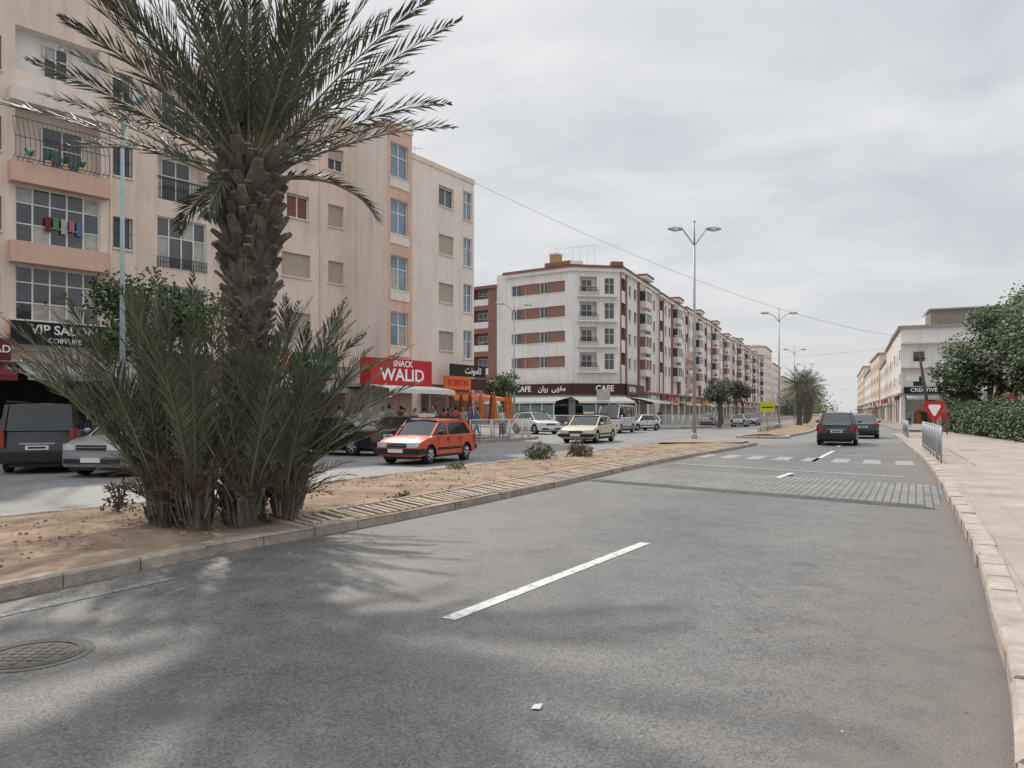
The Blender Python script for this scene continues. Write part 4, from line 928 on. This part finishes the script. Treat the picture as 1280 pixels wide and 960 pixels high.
def car(name, x, y, head, kind, col, rack=False, z=.004, boxy=False):
    K = KIND[kind]; L, W_, H = K['L'], K['W'], K['H']; hw = W_/2; wr = K['wr']; ra = wr+.055
    key = 'car_paint_%.2f_%.2f_%.2f' % col; body = M(key, col, .34 if boxy else .28, .08, 1.5, spec=.5, coat=.3 if boxy else .7)
    g = group(name, (x, y, z)); g.rotation_euler = (0, 0, math.radians(head))
    X = lambda t: L/2-t*L
    g0, g1_, g2, g3 = K['gh']; be = K['belt']; tr = K.get('trunk', be+.0)
    top = [(0.012, .24), (0, .36), (0.0, .52), (.012, K['hf']-.06), (.035, K['hf']), (.13, K['hf']+(K['hr']-K['hf'])*.62), (g0, K['hr'])]
    if kind == 'sedan': top += [(.5, be), (g3, tr-.02), (.955, tr-.03), (.99, tr-.09), (1, .62), (1.0, .40), (.985, .26)]
    else: top += [(.5, be), (g3-.005, be+.01), (.992, be-.06), (1, .60), (1, .40), (.985, .26)]
    prof = [(X(a), b) for a, b in top]; nb = len(prof)
    for cx_ in (K['rx'], K['fx']):
        c0 = X(cx_)
        for k in range(0, 11):
            a = math.pi*k/10; prof.append((c0-ra*math.cos(a), max(.22, wr+ra*math.sin(a))))
    bm = bmesh.new(); ys_ = [-1, -.93, -.6, 0, .6, .93, 1]; cols = []
    pk = .5 if boxy else 1.
    pull = {1: .17*pk, .93: .09*pk, .6: .025*pk, 0: 0}; dz = {1: .05*pk, .93: .015, .6: .0, 0: -.015}
    for yy in ys_:
        a = abs(yy); c_ = []
        for i, (px, pz) in enumerate(prof):
            xx = px; zz = pz
            if i < nb:
                s = max(0, (abs(px)/(L/2)-.80)/.20); xx = px-math.copysign(pull[a]*s, px)
                if pz > .55: zz = pz-dz[a]
            w = hw*yy
            if a == 1 and i < nb and abs(px) > L*.4: w = math.copysign(hw-.06*max(0, (abs(px)/(L/2)-.8)/.2), yy)
            c_.append(bm.verts.new((xx, w, zz)))
        cols.append(c_)
    n = len(prof)
    for j in range(6):
        for i in range(n):
            i2 = (i+1) % n; f = bm.faces.new((cols[j][i], cols[j][i2], cols[j+1][i2], cols[j+1][i])); f.material_index = 1 if (i >= nb-1) else 0
    bm.faces.new(cols[0][::-1]); bm.faces.new(cols[-1]); bmesh.ops.recalc_face_normals(bm, faces=bm.faces)
    me = bpy.data.meshes.new('body'); bm.to_mesh(me); bm.free(); me.materials.append(body); me.materials.append(blk)
    for p in me.polygons: p.use_smooth = True
    o = bpy.data.objects.new('body', me); sc.collection.objects.link(o); o.parent = g
    bv = o.modifiers.new('b', 'BEVEL'); bv.width = .018 if boxy else .028; bv.segments = 3; bv.limit_method = 'ANGLE'; bv.angle_limit = math.radians(28); bv.harden_normals = True
    mb = MB(); yb = hw-.07; yt = hw-(.17 if boxy else .26) if kind not in ('van', 'minibus') else hw-.17
    zb = be-.02; zr = H-.05
    xb0, xt0, xt1, xb1 = X(g0), X(g1_), X(g2), X(g3); zrear = (tr if kind == 'sedan' else be)-.02; zf = K['hr']-.03
    A = [Vector((xb0+.02, yb-.05, zf)), Vector((xt0, yt, zr)), Vector((xt1, yt, zr)), Vector((xb1, yb-.03, zrear))]
    Bm = [Vector((p.x, -p.y, p.z)) for p in A]; midp = Vector((X(.5), yb, zb))
    mb.poly([A[0], midp, A[3], A[2], A[1]], cglass); mb.poly([Bm[0], Vector((midp.x, -midp.y, midp.z)), Bm[3], Bm[2], Bm[1]], cglass)
    def scr(a, b, bulge):
        a2 = Vector((a.x, -a.y, a.z)); b2 = Vector((b.x, -b.y, b.z)); pa, pb = [], []
        for k in range(7):
            t = k/6; e = bulge*(1-(2*t-1)**2); pa.append(a.lerp(a2, t)+Vector((e, 0, 0))); pb.append(b.lerp(b2, t)+Vector((e*.8, 0, .02*(1-(2*t-1)**2))))
        for k in range(6): mb.poly([pa[k], pa[k+1], pb[k+1], pb[k]], cglass, True)
    scr(A[0], A[1], .05 if boxy else .10); scr(A[3], A[2], -.05)
    nx_, ny_ = 6, 6; gv = []
    for i in range(nx_+1):
        for j in range(ny_+1):
            t = i/nx_; u = 2*j/ny_-1; xx = xt0+.09+(xt1-.09-xt0-.0)*t-.0; zz = H-.045+.05*(1-u*u)*(1-.4*(2*t-1)**4)-.02*(2*t-1)**2
            gv.append(Vector((xx, u*(yt+.015), zz)))
    for i in range(nx_):
        for j in range(ny_): a = i*(ny_+1)+j; mb.poly([gv[a], gv[a+1], gv[a+ny_+2], gv[a+ny_+1]], body, True)
    for i in range(nx_):
        for j in (0, ny_): a = gv[i*(ny_+1)+j]; b = gv[(i+1)*(ny_+1)+j]; mb.poly([a, b, b-Vector((0, 0, .07)), a-Vector((0, 0, .07))], body)
    def beam(p, q, w, th=.02, mat=body):
        for s in (1, -1):
            P0 = Vector((p.x, p.y*s, p.z)); Q0 = Vector((q.x, q.y*s, q.z)); o_ = Vector((0, .008*s, 0)); wv = Vector((w/2, 0, 0)); t_ = Vector((0, -th*s, 0))
            v = [P0-wv+o_, P0+wv+o_, Q0+wv*.85+o_, Q0-wv*.85+o_]; v2 = [k_+t_ for k_ in v]
            mb.poly(v, mat)
            for k in range(4): mb.poly([v[k], v[(k+1) % 4], v2[(k+1) % 4], v2[k]], mat)
    beam(A[0], A[1], .09, .06); beam(A[3], A[2], .26 if boxy else .18 if kind in ('hatch', 'suv') else .12, .10 if kind in ('van', 'suv') else .06)
    xm = X(.5); beam(Vector((xm, yb, zb)), Vector((xm-.03, yt, zr)), .07, mat=body if boxy else blk)
    if kind in ('hatch', 'suv', 'van', 'minibus') and not boxy: xq = X(g2-.10); beam(Vector((X(g3-.13), yb-.01, zb)), Vector((xq, yt, zr)), .10)
    beam(A[0].lerp(midp, .05)+Vector((-.02, 0, 0)), A[0].lerp(A[1], .95)+Vector((-.1, .0, 0)), .03, mat=blk)
    for cx_ in (K['fx'], K['rx']):
        for s in (-1, 1):
            c0 = X(cx_); y0 = s*(hw-.20); y1 = s*(hw-.015)
            mb.cyl((c0, y0, wr), (c0, y1-.02*s, wr), wr, wr, 24, rubber); mb.cyl((c0, y1-.02*s, wr), (c0, y1, wr), wr, wr-.03, 24, rubber, False)
            mb.cyl((c0, y1-.02*s, wr), (c0, y1-.012*s, wr), wr*.66, wr*.64, 20, blk)
            for k in range(6):
                a = math.pi*2*k/6; e = Vector((math.cos(a), 0, math.sin(a)))*wr*.63; mb.cyl(Vector((c0, y1-.004*s, wr)), Vector((c0, y1-.004*s, wr))+e, .05, .035, 5, rimm)
            mb.cyl((c0, y1-.012*s, wr), (c0, y1+.006*s, wr), .06, .05, 10, rimm)
            for k in range(20):
                a = 2*math.pi*k/20; b = 2*math.pi*(k+1)/20
                mb.poly([(c0+r_*math.cos(t_), y1-.002*s, wr+r_*math.sin(t_)) for r_, t_ in ((wr*.60, a), (wr*.68, a), (wr*.68, b), (wr*.60, b))], rimm)
    zl = K['hf']-.10
    mb.box(ID, L/2-.03, L/2+.012, -hw*.42, hw*.42, zl-.07, zl+.05, blk); mb.box(ID, L/2-.03, L/2+.018, -hw*.42, hw*.42, zl-.012, zl+.004, rimm)
    for s in (-1, 1):
        pts = [(L/2+.008, s*hw*.46, zl-.075), (L/2+.008, s*hw*.46, zl+.06), (L/2-.03*pk, s*hw*.78, zl+.075), (L/2-.14*pk, s*(hw-.045), zl+.08), (L/2-.14*pk, s*(hw-.045), zl-.05), (L/2-.03*pk, s*hw*.78, zl-.075)]
        mb.poly([pts[0], pts[1], pts[2], pts[5]], lampg); mb.poly([pts[5], pts[2], pts[3], pts[4]], lampg)
        rz = zrear-.12 if kind == 'sedan' else be-.22
        rh = .16 if kind == 'sedan' else .26
        ta, tb = (.62, .90) if kind != 'van' else (.80, .93)
        if kind == 'van': rh = .5; rz = be-.2
        mb.box(ID, -L/2-.008, -L/2+.05, s*hw*ta if s > 0 else -hw*tb, s*hw*tb if s > 0 else -hw*ta, rz-rh/2, rz+rh/2, taill)
        mb.box(ID, -L/2+.045, -L/2+.22, s*(hw-.06), s*(hw-.025), rz-rh/2, rz+rh/2, taill)
        mb.ell((xb0-.18, s*(hw+.09), be+.07), .07, .10, .07, body if kind != 'hatch' else blk, 8, 6); mb.box(ID, xb0-.2, xb0-.16, s*(hw-.08) if s > 0 else -hw-.05, (hw+.05) if s > 0 else -(hw-.08), be+.01, be+.04, blk)
        for xx in (X(.47), X(.69)): mb.box(ID, xx-.09, xx+.07, s*hw-.0 if s > 0 else -hw-.018, hw+.018 if s > 0 else -hw, be-.15, be-.12, blk if kind == 'hatch' else body)
        for xx in (X(.315), X(.50), X(.70)):
            if xx > X(K['rx'])+ra or kind == 'van': mb.box(ID, xx-.005, xx+.005, hw-.004 if s > 0 else -hw-.003, hw+.003 if s > 0 else -hw+.004, .30, be-.06, blk)
        mb.box(ID, X(K['rx'])+ra+.03, X(K['fx'])-ra-.03, hw-.005 if s > 0 else -hw-.014, hw+.014 if s > 0 else -hw+.005, .42, .50, blk)
        mb.box(ID, X(K['rx'])+ra+.03, X(K['fx'])-ra-.03, hw-.03 if s > 0 else -hw-.002, hw+.002 if s > 0 else -hw+.03, .20, .28, blk)
    mb.box(ID, L/2-.06, L/2+.025, -hw*.80, hw*.80, .34, .45, blk); mb.box(ID, -L/2-.025, -L/2+.06, -hw*.80, hw*.80, .36, .47, blk)
    if boxy:
        mb.box(ID, L/2-.02, L/2+.07, -hw*.95, hw*.95, .33, .49, blk); mb.box(ID, -L/2-.07, -L/2+.02, -hw*.95, hw*.95, .35, .50, blk)
        for s in (-1, 1): mb.box(ID, L/2-.35, L/2+.03, s*hw-.03, s*hw+.02, .33, .49, blk)
    mb.box(ID, L/2, L/2+(.085 if boxy else .034), -.26, .26, .37, .48, plate); zp = .62 if kind != 'sedan' else .66
    mb.box(ID, -L/2-.02, -L/2, -.26, .26, zp, zp+.11, plate); mb.box(ID, -L/2-.023, -L/2-.02, -.2, .2, zp+.03, zp+.08, blk)
    if kind in ('van', 'suv'):
        mb.box(ID, -L/2-.016, -L/2+.02, -.4, .4, zp+.14, zp+.18, rimm); mb.box(ID, -L/2-.06, -L/2+.03, -hw*.93, hw*.93, .34, .52, blk)
        for s in (-1, 1): mb.box(ID, X(g2), X(g1_)-.1, s*(yt-.04)-.02, s*(yt-.04)+.02, H+.0, H+.05, blk)
    mb.box(ID, -L/2+.1, L/2-.1, -hw+.25, hw-.25, .17, .25, blk)
    if rack:
        for xx in (X(.48), X(.74)): mb.box(ID, xx-.02, xx+.02, -yt, yt, H+.03, H+.06, blk)
        for yy in (-yt+.05, -yt*.3, yt*.3, yt-.05): mb.box(ID, X(.78), X(.44), yy-.015, yy+.015, H+.06, H+.085, blk)
        mb.box(ID, X(.50), X(.44), -.25, .25, H+.05, H+.17, M('taxi_roof_sign', (.6, .55, .4), .5))
    mb.build('glazing_wheels_and_trim', g); return g
car('car', -2.7, 24.6, 245, 'hatch', (.62, .085, .04), rack=True, boxy=True)
car('van', -13.1, 21.7, 112, 'van', (.016, .018, .024))
car('car', -9.9, 20.6, 262, 'suv', (.24, .24, .245))
car('car', -14.0, 26.6, 112, 'sedan', (.02, .02, .022))
car('car', -6.6, 29.0, 152, 'sedan', (.015, .016, .02))
car('car', -9.3, 26.4, 150, 'hatch', (.10, .11, .12))
car('car', -4.9, 34.2, 150, 'sedan', (.07, .075, .08))
car('car', 4.15, 40.6, 246, 'sedan', (.60, .55, .36), rack=True, boxy=True)
car('minibus', 8.1, 59.0, 245, 'minibus', (.68, .67, .63))
car('car', 11.2, 66.0, 215, 'hatch', (.66, .66, .66))
car('car', 1.7, 56.0, 300, 'suv', (.66, .67, .68))
car('car', 16.3, 38.0, 65, 'suv', (.022, .020, .020))
car('car', 21.9, 47.5, 66, 'sedan', (.02, .045, .03))
for x, y, h, k, c_ in ((22.3, 86, 66, 'sedan', (.3, .3, .3)), (25.2, 94.5, 248, 'suv', (.65, .65, .64)), (24.6, 82, 66, 'hatch', (.64, .64, .63)), (28.5, 90.5, 246, 'sedan', (.12, .13, .14)), (31.5, 104, 66, 'hatch', (.6, .6, .6)), (36, 116, 246, 'sedan', (.4, .05, .04)), (38.6, 92, 66, 'hatch', (.1, .1, .12)), (47, 112, 66, 'sedan', (.5, .5, .5)), (57, 132, 246, 'suv', (.2, .2, .22)), (41.6, 90, 66, 'sedan', (.55, .55, .55)), (49, 107, 66, 'hatch', (.03, .05, .1)), (-17, 17, 115, 'sedan', (.4, .4, .4)), (-6, 61, 140, 'hatch', (.5, .5, .5))):
    car('car', x, y, h, k, c_)

# ------------------------------------------------------------------ people
skin = M('skin', (.33, .19, .13), .6, .05, 9); hairm = M('hair', (.02, .015, .012), .8, .1, 20)
def person(x, y, head, shirt, trou, pose='stand', h=1.72, z=.134, robe=False):
    sm = M('cloth_%.2f_%.2f_%.2f' % shirt, shirt, .95, .12, 8, .2, 30); tm = M('cloth_%.2f_%.2f_%.2f' % trou, trou, .95, .12, 8, .2, 30); shoe = M('shoe', (.03, .025, .02), .7)
    k = h/1.72; g = group('person', (x, y, z)); g.rotation_euler = (0, 0, math.radians(head)); g.scale = (k, k, k)
    V = [(0, 0, .94), (0, 0, 1.16), (0, 0, 1.36), (0, 0, 1.47), (.015, 0, 1.55)]; Rr = [.13, .125, .145, .06, .055]; E = [(0, 1), (1, 2), (2, 3), (3, 4)]
    sit = pose == 'sit'
    for s in (-1, 1):
        sw = .16*s if pose == 'walk' else .02*s
        b = len(V)
        V += [(0, .17*s, 1.40), (-.02-sw*.6, .235*s, 1.13), ((.12-sw) if not sit else .22, .24*s, .90 if not sit else 1.02), ((.16-sw*1.1) if not sit else .3, .235*s, .80 if not sit else 1.0)]; Rr += [.068, .048, .036, .038]; E += [(2, b), (b, b+1), (b+1, b+2), (b+2, b+3)]
        b = len(V)
        if sit: V += [(0, .09*s, .90), (.42, .11*s, .93), (.42, .11*s, .52), (.56, .12*s, .46)]
        else: V += [(0, .095*s, .88), (.03+sw*.9, .10*s, .49), (-.03+sw*1.5, .105*s, .09), (.11+sw*1.5, .115*s, .04)]
        Rr += [.10, .066, .045, .04]; E += [(0, b), (b, b+1), (b+1, b+2), (b+2, b+3)]
    if sit: V = [(a, b_, c_-.40) for a, b_, c_ in V]
    me = bpy.data.meshes.new('figure'); me.from_pydata(V, E, []); o = bpy.data.objects.new('figure', me); sc.collection.objects.link(o)
    md = o.modifiers.new('s', 'SKIN')
    if not me.skin_vertices:
        bm = bmesh.new(); bm.from_mesh(me); bm.verts.layers.skin.verify(); bm.to_mesh(me); bm.free()
    sv = me.skin_vertices[0].data
    for i, r_ in enumerate(Rr): sv[i].radius = (r_, r_*(1.25 if i in (0, 1, 2) else 1)); sv[i].use_root = i == 0
    md.use_smooth_shade = True; ss = o.modifiers.new('u', 'SUBSURF'); ss.levels = 1; ss.render_levels = 1
    dg = bpy.context.evaluated_depsgraph_get(); nm = bpy.data.meshes.new_from_object(o.evaluated_get(dg)); bpy.data.objects.remove(o)
    nm.materials.clear()
    for m_ in (sm, tm, skin, shoe): nm.materials.append(m_)
    dzz = .4 if sit else 0
    for p in nm.polygons:
        c_ = p.center; zz = c_.z+dzz; p.use_smooth = True
        arm = abs(c_.y) > .19
        if zz > 1.47: p.material_index = 2
        elif arm and zz < 1.08 and not (sit and zz < .9): p.material_index = 2
        elif zz > .93 or (robe and zz > .15): p.material_index = 0
        elif zz < .09+(.40 if sit else 0): p.material_index = 3
        else: p.material_index = 1
        if sit and c_.x > .15 and not arm and zz < 1.05: p.material_index = 1 if zz > .53 else 3
    o = bpy.data.objects.new('body', nm); sc.collection.objects.link(o); o.parent = g
    mb = MB(); zh = 1.62-dzz
    mb.ell((.02, 0, zh), .092, .075, .115, skin, 14, 10); mb.ell((-.012, 0, zh+.03), .098, .084, .105, hairm, 14, 10); mb.ell((.112, 0, zh-.012), .016, .012, .022, skin, 6, 5)
    for s in (-1, 1): mb.ell((.10, .03*s, zh+.012), .01, .012, .008, hairm, 6, 4); mb.ell((.015, .078*s, zh-.005), .018, .01, .028, skin, 6, 5)
    mb.box(ID, .098, .104, -.022, .022, zh-.055, zh-.047, redsign)
    mb.build('head', g); return g
cs = [(.35, .08, .07), (.1, .12, .25), (.5, .5, .48), (.06, .06, .06), (.25, .3, .2), (.45, .35, .25), (.12, .25, .3)]; ct = [(.03, .035, .06), (.05, .05, .05), (.15, .13, .1)]
for i, (x, y, h, p) in enumerate(((-16.0, 28.0, 220, 'walk'), (-15.2, 28.9, 40, 'stand'), (-6.4, 37.6, 250, 'stand'), (-5.6, 38.3, 160, 'stand'), (-8.3, 36.6, 60, 'walk'), (-2.6, 40.4, 240, 'stand'), (-1.9, 40.9, 200, 'walk'), (-9.6, 35.2, 230, 'walk'), (-10.4, 34.6, 50, 'stand'), (-.6, 43.4, 300, 'stand'), (14.2, 73, 90, 'walk'), (9.3, 72, 180, 'walk'), (22.0, 84, 250, 'walk'), (40.8, 78, 240, 'walk'), (27.6, 48.5, 250, 'walk'), (-4.1, 38.9, 300, 'stand'), (-7.4, 36.9, 200, 'stand'), (-3.3, 39.6, 30, 'stand'),
    (-6.0, 37.2, 60, 'walk'), (-4.9, 38.2, 230, 'walk'), (-3.0, 39.2, 250, 'stand'), (-3.6, 40.1, 100, 'stand'), (-2.3, 41.0, 330, 'stand'), (-7.9, 35.9, 300, 'stand'), (-14.6, 29.6, 220, 'stand'), (-16.9, 27.2, 60, 'walk'), (-5.3, 37.7, 20, 'stand'), (-3.9, 38.3, 200, 'walk'), (-2.9, 39.0, 80, 'walk'), (-4.5, 38.9, 120, 'stand'))):
    person(x, y, h, cs[i % 7], ct[i % 3], p, R.uniform(1.6, 1.8), robe=(i % 5 == 1))
for i, (x, y, h) in enumerate(((-4.2, 41.0, 0), (-2.98, 41.1, 180), (-3.5, 42.6, 0), (-5.2, 39.9, 0))): person(x, y, h, cs[(i+2) % 7], ct[i % 3], 'sit')

# ------------------------------------------------------------------ world, sun, camera
w = bpy.data.worlds.new('World'); sc.world = w; w.use_nodes = True; nt = w.node_tree; nt.nodes.clear(); Lk = nt.links.new
sun_dir = Vector((-.36*.72, .93*.72, .70)).normalized()
sky = nd(nt, 'ShaderNodeTexSky', sky_type='NISHITA'); sky.sun_disc = False; sky.sun_elevation = math.asin(sun_dir.z); sky.sun_rotation = math.atan2(sun_dir.x, sun_dir.y)
sky.dust_density = 3
tc = nd(nt, 'ShaderNodeTexCoord'); sep = nd(nt, 'ShaderNodeSeparateXYZ'); Lk(tc.outputs['Generated'], sep.inputs[0])
mz = nd(nt, 'ShaderNodeMath', operation='MAXIMUM'); Lk(sep.outputs['Z'], mz.inputs[0]); mz.inputs[1].default_value = 0
az = nd(nt, 'ShaderNodeMath', operation='ADD'); Lk(mz.outputs[0], az.inputs[0]); az.inputs[1].default_value = .16
dv = nd(nt, 'ShaderNodeVectorMath', operation='DIVIDE'); Lk(tc.outputs['Generated'], dv.inputs[0])
cmb = nd(nt, 'ShaderNodeCombineXYZ')
for i in range(3): Lk(az.outputs[0], cmb.inputs[i])
Lk(cmb.outputs[0], dv.inputs[1])
mp = nd(nt, 'ShaderNodeMapping'); mp.inputs['Scale'].default_value = (1.0, 1.25, .2); mp.inputs['Rotation'].default_value = (0, 0, .5); mp.inputs['Location'].default_value = (3.1, 1.4, 0); Lk(dv.outputs[0], mp.inputs['Vector'])
n1 = nd(nt, 'ShaderNodeTexNoise'); n1.inputs['Scale'].default_value = 1.5; n1.inputs['Detail'].default_value = 7; n1.inputs['Roughness'].default_value = .56; n1.inputs['Distortion'].default_value = .35
Lk(mp.outputs[0], n1.inputs['Vector'])
rp_ = nd(nt, 'ShaderNodeValToRGB'); e = rp_.color_ramp.elements; e[0].position = .34; e[1].position = .68; e[0].color = (.60, .635, .68, 1); e[1].color = (.82, .83, .84, 1)
em = e.new(.5); em.color = (.70, .72, .75, 1)
Lk(n1.outputs['Fac'], rp_.inputs['Fac'])
hz = nd(nt, 'ShaderNodeMapRange', interpolation_type='SMOOTHSTEP'); hz.inputs['From Min'].default_value = 0; hz.inputs['From Max'].default_value = .24; hz.inputs['To Min'].default_value = .85; hz.inputs['To Max'].default_value = 0; Lk(sep.outputs['Z'], hz.inputs['Value'])
mx = nd(nt, 'ShaderNodeMixRGB'); Lk(hz.outputs[0], mx.inputs['Fac']); Lk(rp_.outputs['Color'], mx.inputs['Color1']); mx.inputs['Color2'].default_value = (.73, .735, .745, 1)
mr = nd(nt, 'ShaderNodeMapRange', interpolation_type='SMOOTHSTEP'); mr.inputs['From Min'].default_value = .42; mr.inputs['From Max'].default_value = 1.; mr.inputs['To Min'].default_value = 1.0; mr.inputs['To Max'].default_value = 2.2; Lk(sep.outputs['Z'], mr.inputs['Value'])
b1_ = nd(nt, 'ShaderNodeBackground'); Lk(sky.outputs[0], b1_.inputs['Color']); b1_.inputs['Strength'].default_value = .1
b2_ = nd(nt, 'ShaderNodeBackground'); Lk(mx.outputs[0], b2_.inputs['Color']); Lk(mr.outputs[0], b2_.inputs['Strength'])
ms = nd(nt, 'ShaderNodeMixShader'); ms.inputs[0].default_value = .92; Lk(b1_.outputs[0], ms.inputs[1]); Lk(b2_.outputs[0], ms.inputs[2])
wo = nd(nt, 'ShaderNodeOutputWorld'); Lk(ms.outputs[0], wo.inputs['Surface'])
sl = bpy.data.lights.new('sun', 'SUN'); sl.energy = 2.7; sl.angle = math.radians(1.6); sl.color = (1, .93, .83); so = bpy.data.objects.new('sun', sl); sc.collection.objects.link(so)
so.rotation_euler = (-sun_dir).to_track_quat('-Z', 'Y').to_euler(); so.location = (0, 0, 50)
cd = bpy.data.cameras.new('camera'); cd.sensor_width = 36; cd.lens = 26.72; cd.shift_y = 35/1280; cd.clip_end = 4000; cd.clip_start = .05
co = bpy.data.objects.new('camera', cd); sc.collection.objects.link(co); co.location = (0, 0, 1.6); co.rotation_euler = (math.pi/2, 0, 0); sc.camera = co
sc.view_settings.view_transform = 'Standard'; sc.view_settings.look = 'None'; sc.view_settings.exposure = 0
